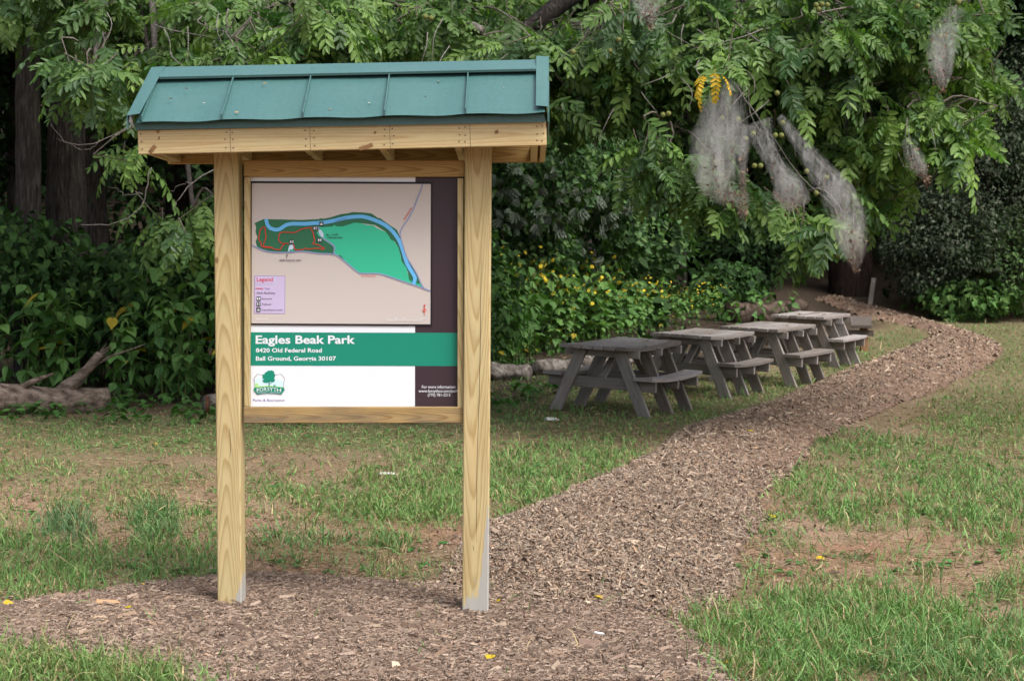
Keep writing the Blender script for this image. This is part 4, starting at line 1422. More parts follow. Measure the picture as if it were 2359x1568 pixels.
V, F = tube([l2[0] + (l2[0] - l2[1]) * .0 + np.array([-.016, -.004, 0]), l2[0] + np.array([.02, .0, 0])], .108, 18)
link('cut_face', np_mesh('cut_face', V, F), lg2, M['cut'])
lay_log('lichened_log', 1090, 1215, (880, 872), (.13, .125, .11), 'pale lichened log lying behind the nearest picnic table, by the right post', M['bark_lichen'], seed=11, lump=.45)
lay_log('lichened_log', 1232, 1330, (866, 858), (.11, .12, .10), 'short pale broken log piece left of the nearest picnic table', M['bark_lichen'], seed=12, lump=.45)
lay_log('lichened_log', 1330, 1470, (850, 840), (.12, .13, .11), 'pale lichened log seen under the nearest picnic table', M['bark_lichen'], seed=13, lump=.3)
lay_log('old_log', 1690, 1790, (746, 736), (.24, .22, .2), 'thick brown old log behind the third picnic table', M['bark_brown'], seed=17, lump=.4)
lay_log('old_log', 1775, 1850, (734, 716), (.17, .16, .14), 'brown mossy log between the far tables and the woods path', M['bark_brown'], seed=19, lump=.4)


# ------------------------------------------------------------------ leaves
def leaflet(L=1.0, W=.42, fold=.09, detail=True, droop=.12):
    if detail:
        V = np.array([[0, 0, 0], [.22 * L, .42 * W, fold * W], [.55 * L, .5 * W, fold * W - droop * .25 * L], [.84 * L, .24 * W, -droop * .6 * L], [L, 0, -droop * L], [.22 * L, -.42 * W, fold * W], [.55 * L, -.5 * W, fold * W - droop * .25 * L], [.84 * L, -.24 * W, -droop * .6 * L], [.5 * L, 0, -fold * W * 1.5 - droop * .2 * L]])
        F = tris([(0, 8, 1), (1, 8, 2), (2, 8, 3), (3, 8, 4), (0, 5, 8), (5, 6, 8), (6, 7, 8), (7, 4, 8)])
    else:
        V = np.array([[0, 0, 0], [.3 * L, .5 * W, fold * W], [.72 * L, .42 * W, -droop * .4 * L], [L, 0, -droop * L], [.3 * L, -.5 * W, fold * W], [.72 * L, -.42 * W, -droop * .4 * L]])
        F = tris([(0, 3, 2, 1), (0, 4, 5, 3)])
    return V, F


def compound(seed, detail, n=8, L=.44):
    """a walnut leaf: a stalk with paired leaflets, hanging in a shallow arch along +X"""
    r = np.random.default_rng(seed)
    V, F, k = [], [], 0
    lv, lf = leaflet(detail=detail)
    for i in range(n):
        t = .16 + .84 * i / (n - 1)
        x, z = L * t * (1 - .12 * t), -L * .32 * t * t
        size = .094 * (.72 + .5 * math.sin(math.pi * (t * .8 + .12))) * r.uniform(.86, 1.12)
        for s in (-1, 1):
            if i == n - 1 and s == 1:
                az = 0.1
            else:
                az = s * r.uniform(.95, 1.3) * (1 - .25 * t)
            R = rot(az, r.uniform(-.05, .6) + .3 * t, s * r.uniform(-.35, .6))
            V.append(lv * size @ R.T + [x, 0, z]); F.append(lf + k); k += len(lv)
    st = np.array([[L * t * (1 - .12 * t), 0, -L * .32 * t * t] for t in np.linspace(0, 1, 5)])
    tv, tf = tube(st, [.0032, .0028, .0024, .002, .0015], 3, False)
    V.append(tv); F.append(tf + k)
    return np.concatenate(V), np.concatenate(F)


CL = [compound(s, False, n) for s, n in ((1, 7), (2, 6), (3, 8), (4, 7), (5, 6))]
CLD = [compound(s, True, n) for s, n in ((1, 7), (2, 6), (3, 8), (4, 7), (5, 6))]


def walnut_colours(n, bright=0.0):
    r = rng.uniform(0, 1, (n, 1))
    c = np.array([0.044, 0.106, 0.030]) * (1 - r) + np.array([0.148, 0.245, 0.062]) * r
    return c * (1 + bright) * rng.uniform(.8, 1.2, (n, 1))


def broad(L=1.0, W=.62, seed=0, droop=.25, lobed=False):
    """an ovate pointed leaf with a folded midrib"""
    r = np.random.default_rng(seed)
    xs_ = np.array([0, .1, .3, .52, .74, .9, 1.0])
    w = np.array([.03, .34, .5, .46, .30, .12, 0]) * W
    if lobed:
        w = np.array([.05, .42, .36, .55, .26, .24, 0]) * W
    V, top = [], []
    for i, x in enumerate(xs_):
        z = -droop * x * x * L
        j = r.uniform(.85, 1.12)
        V += [[x * L, w[i] * j, z + .07 * w[i] / W + r.uniform(-.012, .012)], [x * L, 0, z - .03], [x * L, -w[i] * j, z + .07 * w[i] / W + r.uniform(-.012, .012)]]
    F = []
    for i in range(len(xs_) - 1):
        a_ = i * 3
        F += [(a_, a_ + 1, a_ + 4, a_ + 3), (a_ + 1, a_ + 2, a_ + 5, a_ + 4)]
    return np.array(V), tris(F)


BL = [broad(1, .72, s, d) for s, d in ((1, .2), (2, .35), (3, .5), (4, .28))] + [broad(1, .72, 5, .3, True), broad(1, .34, 6, .35)]
SL = (np.array([[0, 0, 0], [.42, .30, .05], [1, 0, -.12], [.42, -.30, .05]]), np.array([[0, 2, 1], [0, 3, 2]]))      # a small plain leaf


def leaf_mesh(name, tmpl, col):
    return np_mesh(name, tmpl[0], tmpl[1], np.tile(np.array(col), (len(tmpl[0]), 1)))


# ------------------------------------------------------------------ walnut trees
def trunk_mesh(pts, rad, sides=26, furrow=.10, seed=0):
    sides = int(sides * 1.7)
    pts = curve_pts(pts, 60)
    r = np.interp(np.linspace(0, 1, len(pts)), np.linspace(0, 1, len(rad)), rad)
    th = np.linspace(0, 6.283, sides, endpoint=False)
    k = np.arange(len(pts))[:, None]
    R = r[:, None] * (1 + furrow * (vnoise(th[None] * 6.5 + .25 * np.sin(k * .3), k * .22, seed) - .5) * 2)
    return tube(pts, R, sides)


EX = {}


def walnut(name, label, base, pts, rad, clumps, seed, extra_top, group=None):
    """a walnut tree: trunk, limbs towards each clump of foliage, hanging sprays of compound leaves"""
    root = empty(name, base)
    tag(root, label, 'tree', group)
    B = np.array(base)
    V, F = trunk_mesh(np.array(pts) - B, rad, seed=seed)
    link('trunk', np_mesh('trunk', V, F, None, True), root, M['bark'])
    limbs, twigs = Acc(), Acc()
    top = np.array(pts[-1])
    LP, LR, LC, LS = [], [], [], []
    for (cx, cy, rx, ry, y0, y1, n, br) in clumps:
        cen = at(cx, cy, (y0 + y1) / 2)
        st = np.array(pts[-2]) * .5 + top * .5 + rng.normal(0, .3, 3)
        mid = (st + cen) / 2 + np.array([0, 0, 1.0 + .1 * abs(cen[0] - st[0])])
        lp = curve_pts([st, mid, cen + np.array([0, .4, .25])], 14)
        tv, tf = tube(lp, np.linspace(.10, .022, len(lp)), 7, False)
        limbs.add(tv - B, tf, np.tile([[.085, .075, .07]], (len(tv), 1)))
        nb = max(2, n // 6)                       # side branches; the sprays gather round them and leave gaps between
        ang = rng.uniform(0, 6.283, nb); rr = np.sqrt(rng.uniform(0, 1, nb))
        own = rng.integers(0, nb, n)
        pxs = (cx + rx * rr * np.cos(ang))[own] + rng.normal(0, 24, n)
        pys = (cy + ry * rr * np.sin(ang))[own] + rng.normal(0, 15, n)
        dep = rng.uniform(y0, y1, nb)[own] + rng.normal(0, .25, n)
        btone = rng.normal(0, .16, nb)[own]
        P = at(pxs, pys, dep)
        for i in range(n):
            p = P[i]
            az = -math.pi / 2 + rng.normal(0, .95)
            pitch = rng.uniform(.15, 1.05)
            d = np.array([math.cos(az) * math.cos(pitch), math.sin(az) * math.cos(pitch), -math.sin(pitch)])
            ln = rng.uniform(.3, .6)
            s_ = p - d * ln
            near = lp[np.argmin(((lp - s_) ** 2).sum(1))]
            # spray twig, and a thin branch back to the limb
            tv, tf = tube([s_, p], [.007, .003], 4, False)
            twigs.add(tv - B, tf, [[.10, .085, .07]] * len(tv))
            if rng.uniform() < .5:
                mm = (near + s_) / 2 + np.array([0, 0, .12])
                tv, tf = tube(curve_pts([near, mm, s_], 6), np.linspace(.014, .007, 7)[:len(curve_pts([near, mm, s_], 6))], 4, False)
                twigs.add(tv - B, tf, np.tile([[.13, .115, .10]], (len(tv), 1)))
            k = rng.integers(5, 9)
            tone = br + btone[i] + rng.normal(0, .16)
            for j in range(k):
                t = (j + .6) / k
                LP.append(s_ + d * ln * t)
                side = 1 if j % 2 else -1
                LR.append((az + side * rng.uniform(.2, 1.7) * (1.1 - .6 * t), np.clip(pitch * .45 + rng.uniform(-.35, .85), -.4, 1.4), rng.normal(0, .5)))
                LC.append(tone); LS.append(rng.uniform(.62, 1.25))
    LP = np.array(LP); LR = np.array(LR); LS = np.array(LS); LC = np.array(LC)
    R = rot(LR[:, 0], LR[:, 1], LR[:, 2])
    col = walnut_colours(len(LP)) * np.clip(1 + LC[:, None] * np.array([1.0, .85, .6]), .35, 2)
    px, py = pix(LP)
    inv = (px > 0) & (px < PW) & (py > 0) & (py < PH)
    order = np.argsort(np.where(inv, LP[:, 1], 1e3))[:300]
    solo = np.zeros(len(LP), bool); solo[order] = True
    crown = Acc()
    kind = rng.integers(0, len(CL), len(LP))
    for k in range(len(CL)):
        s = (kind == k) & ~solo
        crown.scatter(CL[k], LP[s] - B, R[s], LS[s], col[s])
    # the unseen crown above the picture, in coarser sprays added to shade the wood
    n = extra_top[0]
    lo, hi = np.array(extra_top[1]), np.array(extra_top[2])
    P = rng.uniform(lo, hi, (n, 3))
    k_ = rng.integers(0, len(CL), n)
    for k in range(len(CL)):
        s = k_ == k
        crown.scatter(CL[k], P[s] - B, rot(rng.uniform(0, 6.28, s.sum()), rng.uniform(0, 1.1, s.sum()), rng.normal(0, .4, s.sum())), rng.uniform(1.8, 2.8, s.sum()), walnut_colours(s.sum()))
    tag(crown.build('crown', M['leaf'], root), kind='stuff')
    limbs.build('limb', M['twig'], root, True)
    tag(twigs.build('twigs', M['twig'], root), kind='stuff')
    # the nearest leaves as leaves of their own, sharing meshes
    shades = [(.046, .110, .032), (.072, .146, .038), (.105, .195, .050), (.145, .250, .060), (.062, .116, .050)]
    vars_ = [[leaf_mesh('leaf', CLD[k], s) for s in shades] for k in range(len(CLD))]
    for i in np.where(solo)[0]:
        lum = col[i].sum()
        sh = int(np.argmin([abs(sum(s) - lum) for s in shades])) if rng.uniform() > .2 else 4
        mt = Matrix(R[i].tolist()).to_4x4()
        mt = Matrix.Translation(Vector(LP[i] - B)) @ mt @ Matrix.Scale(float(LS[i]), 4)
        link('leaf', vars_[kind[i]][sh], root, M['leaf'], mt)
    return root


rng = np.random.default_rng(21)
gA = on_ground(np.array([150.0]), np.array([940.0]))[0]
Y_A = 21.5
bA = at(160, 760, Y_A); bA[2] = float(terrain(bA[0], Y_A))
tA = [bA - [0, 0, .3], at(158, 640, Y_A), at(152, 400, Y_A), at(160, 150, Y_A + .1), at(200, -250, Y_A - .2), at(300, -600, Y_A - .5)]
clA = [(50, -30, 110, 50, 15.5, 20, 36, 0), (200, 30, 120, 60, 15.5, 20, 44, 0), (195, 215, 85, 35, 14.6, 16, 10, .05), (320, 160, 80, 75, 15, 18.5, 30, 0), (420, 70, 170, 85, 15, 19.5, 84, 0),
       (650, 60, 190, 80, 15, 19.5, 84, 0), (880, 50, 190, 80, 15, 19.5, 84, .1), (1080, 60, 140, 85, 15.5, 20, 70, .1), (345, 350, 30, 15, 14.8, 16.5, 3, 0), (425, 535, 40, 35, 14.8, 16.0, 6, .1),
       (90, 60, 120, 40, 17, 21, 18, -.2)]
wA = walnut('walnut_tree', 'large walnut tree with dark furrowed trunk and leaves hanging behind the board roof', tuple(bA), tA, (.38, .29, .24, .225, .22, .2), clA, 4,
            (300, (-9, 19, 5.6), (1, 26, 10)))
Y_C = 33.0
bC = at(1338, 800, Y_C); bC[2] = float(terrain(bC[0], Y_C))
tC = [bC - [0, 0, .3], at(1338, 600, Y_C), at(1340, 350, Y_C), at(1350, 150, Y_C), at(1420, -200, Y_C - .6), at(1560, -500, Y_C - 2)]
clC = [(1220, 170, 110, 110, 15.6, 18, 60, -.1), (1400, 110, 160, 120, 15.4, 18, 84, 0), (1600, 80, 180, 100, 15.2, 17.6, 92, .05), (1850, 70, 200, 105, 15.2, 17.6, 104, .1), (2080, 110, 170, 110, 15.2, 17.6, 92, .2),
       (2260, 60, 110, 60, 15.4, 18, 40, .3), (1420, 235, 110, 55, 15.6, 17.8, 30, -.1), (1545, 365, 50, 70, 14.8, 16, 15, .1), (1800, 215, 170, 80, 15.4, 17.5, 66, .05), (2000, 290, 150, 95, 15.4, 17.5, 66, .15),
       (2155, 325, 80, 50, 14.8, 16.3, 20, .7), (1960, 430, 85, 55, 15.8, 17.5, 20, .05), (1870, 500, 30, 36, 14.9, 15.6, 5, .1), (1868, 555, 22, 20, 14.9, 15.6, 4, .05), (1690, 440, 55, 30, 15.2, 16.5, 6, 0), (1765, 400, 45, 36, 15.2, 16.5, 5, 0),  # the brightest clump here has sunlight put into its leaf colour
       (1600, 460, 40, 20, 15.2, 16.5, 3, 0), (2230, 190, 60, 40, 15.6, 18, 14, .4), (1600, 250, 90, 80, 16, 18.5, 22, 0)]
wC = walnut('walnut_tree', 'walnut tree hung with webworm nests above the picnic tables', tuple(bC), tC, (.36, .30, .27, .25, .2, .15), clC, 9,
            (150, (0, 15, 5.6), (11, 18, 8)))

# yellow leaves of the nested tree
yel = [leaf_mesh('leaf', CLD[k], (.60, .40, .03)) for k in (0, 2)]
for x, y, az, p_ in ((1622, 172, -2.1, .5), (1646, 160, -1.1, 1.25), (1612, 192, -2.6, 1.2), (1662, 172, -.3, .75)):
    mt = Matrix.Translation(Vector(at(x, y, 14.2) - np.array(wC.location))) @ Matrix(rot(az, p_, .2).tolist()).to_4x4() @ Matrix.Scale(.42 + .1 * (int(x) % 3), 4)
    link('leaf', yel[int(x) % 2], wC, M['leaf'], mt)['label'] = 'yellowed leaf'


# green walnuts
bm = bmesh.new()
bmesh.ops.create_icosphere(bm, subdivisions=2, radius=.026)
fm = bpy.data.meshes.new('walnut_fruit'); bm.to_mesh(fm); bm.free()
fm.polygons.foreach_set('use_smooth', [True] * len(fm.polygons)); fm.materials.append(M['fruit'])
for x, y, w_ in [(980, 39, wA), (993, 42, wA)] + [(q[0], q[1], wC) for q in ((1663, 273), (1803, 283), (1645, 373), (1660, 372), (1650, 433), (1738, 382), (1752, 382), (1858, 395), (1903, 409), (1930, 588), (1786, 312), (1800, 312),
                  (1735, 308), (1527, 265), (1540, 262), (1718, 320), (1640, 438), (1880, 12), (1893, 10), (1886, 22), (1906, 12), (2113, 15), (2165, 84), (2178, 84), (1425, 92), (1405, 118), (1690, 160), (2208, 6), (1790, 215), (1880, 445), (1320, 120), (1700, 275))]:
    o = link('walnut_fruit', fm, w_)
    o.location = Vector(at(x, y, 14.85 if w_ is wC else 15.0) - np.array(w_.location))

# bare pale twigs seen against the shade
for w_, ctrl, r, Y in ((wA, [(525, 20), (523, 75), (545, 110), (570, 148)], .011, 14.9), (wA, [(523, 60), (495, 95), (485, 120)], .007, 14.9), (wA, [(300, 290), (250, 318), (200, 335), (150, 325), (118, 285)], .008, 14.6), (wA, [(230, 325), (195, 345), (130, 318)], .006, 14.6),
                      (wA, [(345, 385), (340, 440), (310, 490), (250, 518), (185, 515)], .010, 14.9), (wA, [(335, 445), (290, 448), (255, 430)], .006, 14.9), (wA, [(494, 390), (440, 425), (415, 450), (400, 480)], .010, 15), (wA, [(450, 418), (415, 425), (395, 440)], .006, 15),
                      (wC, [(1170, 120), (1140, 150), (1122, 135), (1125, 110)], .008, 15), (wC, [(1398, 0), (1360, 60), (1330, 105), (1290, 140)], .011, 15.3), (wC, [(1430, 10), (1440, 80), (1470, 150), (1478, 175)], .008, 15),
                      (wC, [(1620, 240), (1640, 300), (1668, 345)], .008, 14.9), (wC, [(1700, 200), (1760, 290), (1840, 400), (1920, 480), (1960, 560)], .011, 15.2), (wC, [(1720, 180), (1735, 280), (1790, 350), (1825, 430)], .009, 15.2)):
    q = curve_pts([at(x, y, Y) for x, y in ctrl], 14)
    q = q + rng.normal(0, .008, q.shape)
    r = r * .7
    V, F = tube(q - np.array(w_.location), np.linspace(r, r * .4, len(q)), 5)
    link('bare_twig', np_mesh('bare_twig', V, F, np.tile([[.165, .152, .142]], (len(V), 1)), True), w_, M['twig'])
for w_, X0, X1, Y0, Y1 in ((wA, 30, 1060, 10, 120), (wC, 1180, 2230, 10, 330)):
    for k in range(16):      # thin bare ends showing between the leaves
        x, y = rng.uniform(X0, X1), rng.uniform(Y0, Y1)
        dx, dy = rng.normal(0, 55), rng.uniform(25, 90)
        q = curve_pts([at(x, y, 15.2), at(x + dx * .3 + rng.normal(0, 12), y + dy * .4, 15.0), at(x + dx, y + dy, 14.95)], 10)
        V, F = tube(q - np.array(w_.location), [.0065, .002], 4)
        link('bare_twig', np_mesh('bare_twig', V, F, np.tile([[.165, .152, .142]], (len(V), 1)), True), w_, M['twig'])
# lichened stub and thick limb under the crown
q = curve_pts([at(1060, 66, 16.2), at(1085, 62, 16.0), at(1108, 72, 15.9)], 8)
V, F = tube(q - np.array(wA.location), np.full(len(q), .05), 9)
link('broken_limb', np_mesh('broken_limb', V, F, None, True), wA, M['bark_lichen'])
q = curve_pts([at(1330, -20, 17.5), at(1250, 40, 17), at(1190, 90, 16.8), at(1150, 170, 16.8)], 12)
V, F = tube(q - np.array(wC.location), np.linspace(.11, .05, len(q)), 9)
link('limb', np_mesh('limb', V, F, None, True), wC, M['bark'])

# ------------------------------------------------------------------ webworm nests
m, nt, b = mat_new('web_silk')
tc = nn(nt, 'ShaderNodeTexCoord')
mp = nn(nt, 'ShaderNodeMapping'); mp.inputs['Scale'].default_value = (9, 9, 2.2)
nt.links.new(tc.outputs['Object'], mp.inputs['Vector'])
no = nn(nt, 'ShaderNodeTexNoise', Scale=3.2, Detail=6.0, Roughness=0.7)
nt.links.new(mp.outputs[0], no.inputs['Vector'])
at_ = nn(nt, 'ShaderNodeVertexColor'); at_.layer_name = 'Col'
sp = nn(nt, 'ShaderNodeSeparateColor')
nt.links.new(at_.outputs[0], sp.inputs[0])
n2 = nn(nt, 'ShaderNodeTexNoise', Scale=1.6, Detail=5.0)
nt.links.new(mp.outputs[0], n2.inputs['Vector'])
silk = ramp(nt, n2.outputs[0], [(0.3, (0.40, 0.38, 0.37)), (0.5, (0.56, 0.56, 0.57)), (0.7, (0.66, 0.67, 0.69))])
c = mixc(nt, sp.outputs[1], silk, ramp(nt, n2.outputs[0], [(0.35, (0.07, 0.045, 0.035)), (0.65, (0.28, 0.21, 0.18))]))
df = nn(nt, 'ShaderNodeBsdfDiffuse'); nt.links.new(c, df.inputs[0])
tl = nn(nt, 'ShaderNodeBsdfTranslucent'); nt.links.new(c, tl.inputs[0])
m1 = nn(nt, 'ShaderNodeMixShader'); m1.inputs[0].default_value = .4
nt.links.new(df.outputs[0], m1.inputs[1]); nt.links.new(tl.outputs[0], m1.inputs[2])
tp_ = nn(nt, 'ShaderNodeBsdfTransparent')
m2 = nn(nt, 'ShaderNodeMixShader')
lw = nn(nt, 'ShaderNodeLayerWeight'); lw.inputs[0].default_value = 0.5
thick = ramp(nt, lw.outputs['Facing'], [(0.0, (0.9,) * 3), (0.6, (0.6,) * 3), (0.95, (0.05,) * 3)])
al = math_n(nt, 'MULTIPLY', math_n(nt, 'MULTIPLY', ramp(nt, no.outputs[0], [(0.44, (0.0,) * 3), (0.68, (0.85,) * 3)]), sp.outputs[0]), thick, True)
nt.links.new(al, m2.inputs[0])
nt.links.new(tp_.outputs[0], m2.inputs[1]); nt.links.new(m1.outputs[0], m2.inputs[2])
nt.links.new(m2.outputs[0], nt.nodes['Material Output'].inputs['Surface'])
M['silk'] = m
m, nt, b = mat_new('web_gauze')
tc = nn(nt, 'ShaderNodeTexCoord')
mp = nn(nt, 'ShaderNodeMapping'); mp.inputs['Scale'].default_value = (10, 10, 3.2)
nt.links.new(tc.outputs['Object'], mp.inputs['Vector'])
no = nn(nt, 'ShaderNodeTexNoise', Scale=1.3, Detail=4.0, Roughness=0.65)
nt.links.new(mp.outputs[0], no.inputs['Vector'])
vol = nn(nt, 'ShaderNodeVolumePrincipled')
vol.inputs['Color'].default_value = (0.84, 0.84, 0.86, 1)
vol.inputs['Anisotropy'].default_value = 0.1
sz_ = nn(nt, 'ShaderNodeSeparateXYZ')
nt.links.new(tc.outputs['Generated'], sz_.inputs[0])
fall = ramp(nt, sz_.outputs[2], [(0.05, (1.5,) * 3), (0.35, (0.85,) * 3), (0.95, (0.2,) * 3)])     # the silk thickens where the bag hangs lowest
dn = math_n(nt, 'MULTIPLY', ramp(nt, no.outputs[0], [(0.42, (0.04,) * 3), (0.70, (3.6,) * 3)]), fall)
nt.links.new(dn, vol.inputs['Density'])
dirt = math_n(nt, 'MULTIPLY', ramp(nt, sz_.outputs[2], [(0.0, (1,) * 3), (0.28, (0,) * 3)]), ramp(nt, no.outputs[0], [(0.35, (1,) * 3), (0.62, (0.25,) * 3)]))
nt.links.new(mixc(nt, dirt, (0.92, 0.91, 0.91), (0.44, 0.31, 0.24)), vol.inputs['Color'])
nt.nodes.remove(b)
nt.links.new(vol.outputs[0], nt.nodes['Material Output'].inputs['Volume'])
M['gauze'] = m


def nest(label, ctrl, Y, seed):
    """ctrl: (px, py, half width px, density 0..1, brown 0..1) along the bag"""
    c = np.array(ctrl, float)
    n = 26
    idx = np.linspace(0, 1, n)
    q = np.stack([np.interp(idx, np.linspace(0, 1, len(c)), c[:, k]) for k in range(5)], 1)
    sm = curve_pts(np.c_[c[:, :2], np.zeros(len(c))], n)[:, :2]
    q[:, :2] = np.stack([np.interp(idx, np.linspace(0, 1, len(sm)), sm[:, k]) for k in range(2)], 1)
    P = at(q[:, 0], q[:, 1], Y)
    root = empty('webworm_nest', tuple(P[0]))
    tag(root, label, 'web nest', 'webworm nests in the walnut tree')
    rad = q[:, 2] / FOC * Y
    sides = 20
    th = np.linspace(0, 6.283, sides, endpoint=False)
    for nm, f, dd, bb in (('silk_bag', 1.08, 1.0, 0.0), ('silk_core', .55, .9, .6), ('silk_core', .85, .55, .35)):
        R = rad[:, None] * f * (1 + .42 * (fbm(np.cos(th)[None] * 1.8 + idx[:, None] * 3.5, np.sin(th)[None] * 1.8 + 5, seed) - .5) * 2 + 0)
        V, F = tube(P - P[0], R, sides, True)
        V = V * 1.0
        dens = np.concatenate([np.repeat(q[:, 3] * dd, sides), q[:1, 3], q[-1:, 3]])
        brn = np.clip(np.concatenate([np.repeat(q[:, 4] + bb * q[:, 4], sides), q[:1, 4], q[-1:, 4]]), 0, 1)
        link(nm, np_mesh(nm, V, F, np.stack([dens, brn, brn * 0], 1), True), root, M['gauze'] if nm == 'silk_bag' else M['silk'])
    # wrapped twigs and dead bits inside
    a_ = Acc()
    k = 90
    t = np.minimum(n - 1, (n * rng.uniform(.1, 1, k) ** .55).astype(int))
    pos = (P - P[0])[t] + rng.normal(0, .5, (k, 3)) * rad[t][:, None]
    a_.scatter(SL, pos, rot(rng.uniform(0, 6.28, k), rng.uniform(-.5, 1.5, k), rng.uniform(-1, 1, k)), rng.uniform(.02, .055, k), np.array([[.16, .105, .075]]) * rng.uniform(.6, 1.3, (k, 1)))
    tag(a_.build('dead_leaves', M['chip'], root), kind='stuff')
    # loose threads
    a_ = Acc()
    for k in range(5):
        i = rng.integers(2, n)
        p0 = P[i] - P[0] + rng.normal(0, .8, 3) * rad[i]
        p1 = p0 + np.array([rng.normal(0, .12), rng.normal(0, .05), rng.uniform(-.05, .3)])
        V, F = tube([p0, p1], .0012, 3, False)
        a_.add(V, F, [[.30, .29, .26]] * len(V))
    tag(a_.build('threads', M['twig'], root), kind='stuff')
    return root


nest('broad pale web curtain draped below the yellow leaves', [(1690, 190, 24, .2, .1), (1668, 250, 50, .4, .05), (1655, 320, 60, .5, .05), (1652, 380, 52, .5, .1), (1660, 425, 36, .45, .25), (1685, 465, 18, .4, .4)], 14.5, 3)
nest('narrow web nest with brown hanging end between the broad curtain and the round bag', [(1722, 290, 24, .5, .1), (1715, 330, 18, .8, .1), (1712, 370, 13, .7, .3), (1710, 420, 10, .8, .8), (1712, 460, 20, .8, .7), (1712, 498, 8, .7, .9)], 14.3, 5)
nest('round bulging white web bag left of the longest nest', [(1745, 280, 30, .4, .05), (1765, 340, 22, .55, .05), (1792, 392, 22, .75, .1), (1815, 430, 36, .95, .1), (1820, 458, 38, 1, .25), (1812, 484, 16, 1, .6)], 14.4, 7)
nest('longest web nest reaching down to a brown tip above the far tables', [(1795, 268, 10, .5, .1), (1838, 322, 17, .5, .05), (1885, 385, 25, .6, .05), (1928, 442, 33, .75, .1), (1952, 495, 36, .9, .15), (1960, 545, 34, 1, .3), (1967, 585, 24, 1, .75), (1973, 618, 9, 1, 1)], 14.3, 11)
nest('tall web nest high in the crown near the top right corner', [(2205, 20, 22, .5, .15), (2180, 70, 30, .4, .1), (2165, 120, 34, .6, .1), (2165, 170, 26, .85, .25), (2172, 205, 8, .7, .4)], 14.6, 13)
nest('web nest cut off by the top edge of the photo, above the bare limb', [(1490, -40, 34, .9, .2), (1490, 0, 34, .9, .25), (1495, 30, 24, .8, .1), (1500, 58, 8, .5, .2)], 14.5, 17)
nest('small pointed web nest under the bright leaves on the right', [(2085, 320, 12, .3, .1), (2105, 360, 20, .7, .2), (2120, 390, 18, .9, .3), (2138, 420, 4, .8, .6)], 14.3, 19)

# ------------------------------------------------------------------ tall weeds along the wood's edge
WG = [(.048, .120, .034), (.075, .172, .046), (.105, .225, .060), (.065, .130, .058), (.145, .280, .075)]
WM = [[leaf_mesh('leaf', t, c) for c in WG] for t in BL]
YM = leaf_mesh('leaf', BL[1], (.36, .28, .03))
pet = Acc()
for k in range(8):
    V, F = leaflet(.042, .016, .05, False, .15)
    pet.add(V @ rot(k * .785, -.15, 0).T, F, [[.8, .5, .02]])
petm = pet.mesh('petals'); petm.materials.append(M['flower'])
V, F = tube([(0, 0, -.004), (0, 0, .008)], [.011, .008], 7)
dism = np_mesh('disc', V, F); dism.materials.append(plain('flower_disc', (.30, .17, .02), .8, .1))


def weed(h, npair, lsz, label, group, flowers=0, lobed=False, seed=0, bright=(1, 2, 3)):
    r = np.random.default_rng(seed)
    root = empty('tall_weed', (0, 0, 0))
    tag(root, label, 'plant', group)
    lean = r.normal(0, .10, 2)
    sp_ = curve_pts([(0, 0, -.05), (lean[0] * .3 * h, lean[1] * .3 * h, h * .5), (lean[0] * h, lean[1] * h, h)], 9)
    V, F = tube(sp_, np.linspace(.008, .0035, len(sp_)), 5)
    link('stem', np_mesh('stem', V, F, np.tile([[.09, .13, .04]], (len(V), 1)), True), root, M['leaf_low'])
    az0 = r.uniform(0, 6.28)
    for i in range(npair):
        t = .12 + .88 * (i + r.uniform(-.2, .2)) / (npair - 1)
        p = sp_[int(np.clip(t * (len(sp_) - 1), 0, len(sp_) - 1))]
        sz = lsz * (.55 + .75 * math.sin(math.pi * min(1, .25 + .75 * (1 - t)))) * r.uniform(.65, 1.25)
        for s in (0, 1):
            az = az0 + i * 1.7 + s * math.pi + r.normal(0, .25)
            k = int(r.integers(0, 4)) if not lobed or r.uniform() < .4 else 4
            if r.uniform() < .12: k = 5
            c = int(r.choice(bright)) if t < .85 else 4 if r.uniform() < .5 else 2
            mt = Matrix.Translation(Vector(p)) @ Matrix(rot(az, r.uniform(-.2, .75) + (.25 if t < .4 else 0), r.normal(0, .3)).tolist()).to_4x4() @ Matrix.Scale(sz, 4)
            if r.uniform() < .035:
                link('leaf', YM, root, M['leaf_low'], mt)['label'] = 'yellowing leaf'
            else:
                link('leaf', WM[k][c], root, M['leaf_low'], mt)
    for i in range(flowers):
        p = sp_[-1] + np.array([r.normal(0, .13), r.normal(0, .1) - .06, r.uniform(-.35, .10)])
        q = sp_[-2] if p[2] > sp_[-2][2] else sp_[-4]
        V, F = tube([q, p], .0025, 3, False)
        link('flower_stalk', np_mesh('flower_stalk', V, F, np.tile([[.09, .13, .04]], (len(V), 1))), root, M['leaf_low'])
        mt = Matrix.Translation(Vector(p)) @ Matrix.Rotation(r.normal(0, .5) , 4, 'Y') @ Matrix.Rotation(r.uniform(.4, 1.3), 4, 'X') @ Matrix.Scale(r.uniform(.55, .95), 4)
        f_ = link('flower', petm, root, None, mt)
        link('disc', dism, f_)
    return root


def plant_row(protos, spots, used):
    for (x, y, sc, k) in spots:
        o = protos[k % len(protos)]
        if k % len(protos) in used:
            o = copy_tree(o)
        used.add(k % len(protos))
        o.location = (x, y, float(terrain(x, y)))
        o.rotation_euler = (0, 0, rng.uniform(0, 6.28))
        o.scale = (sc, sc, sc)


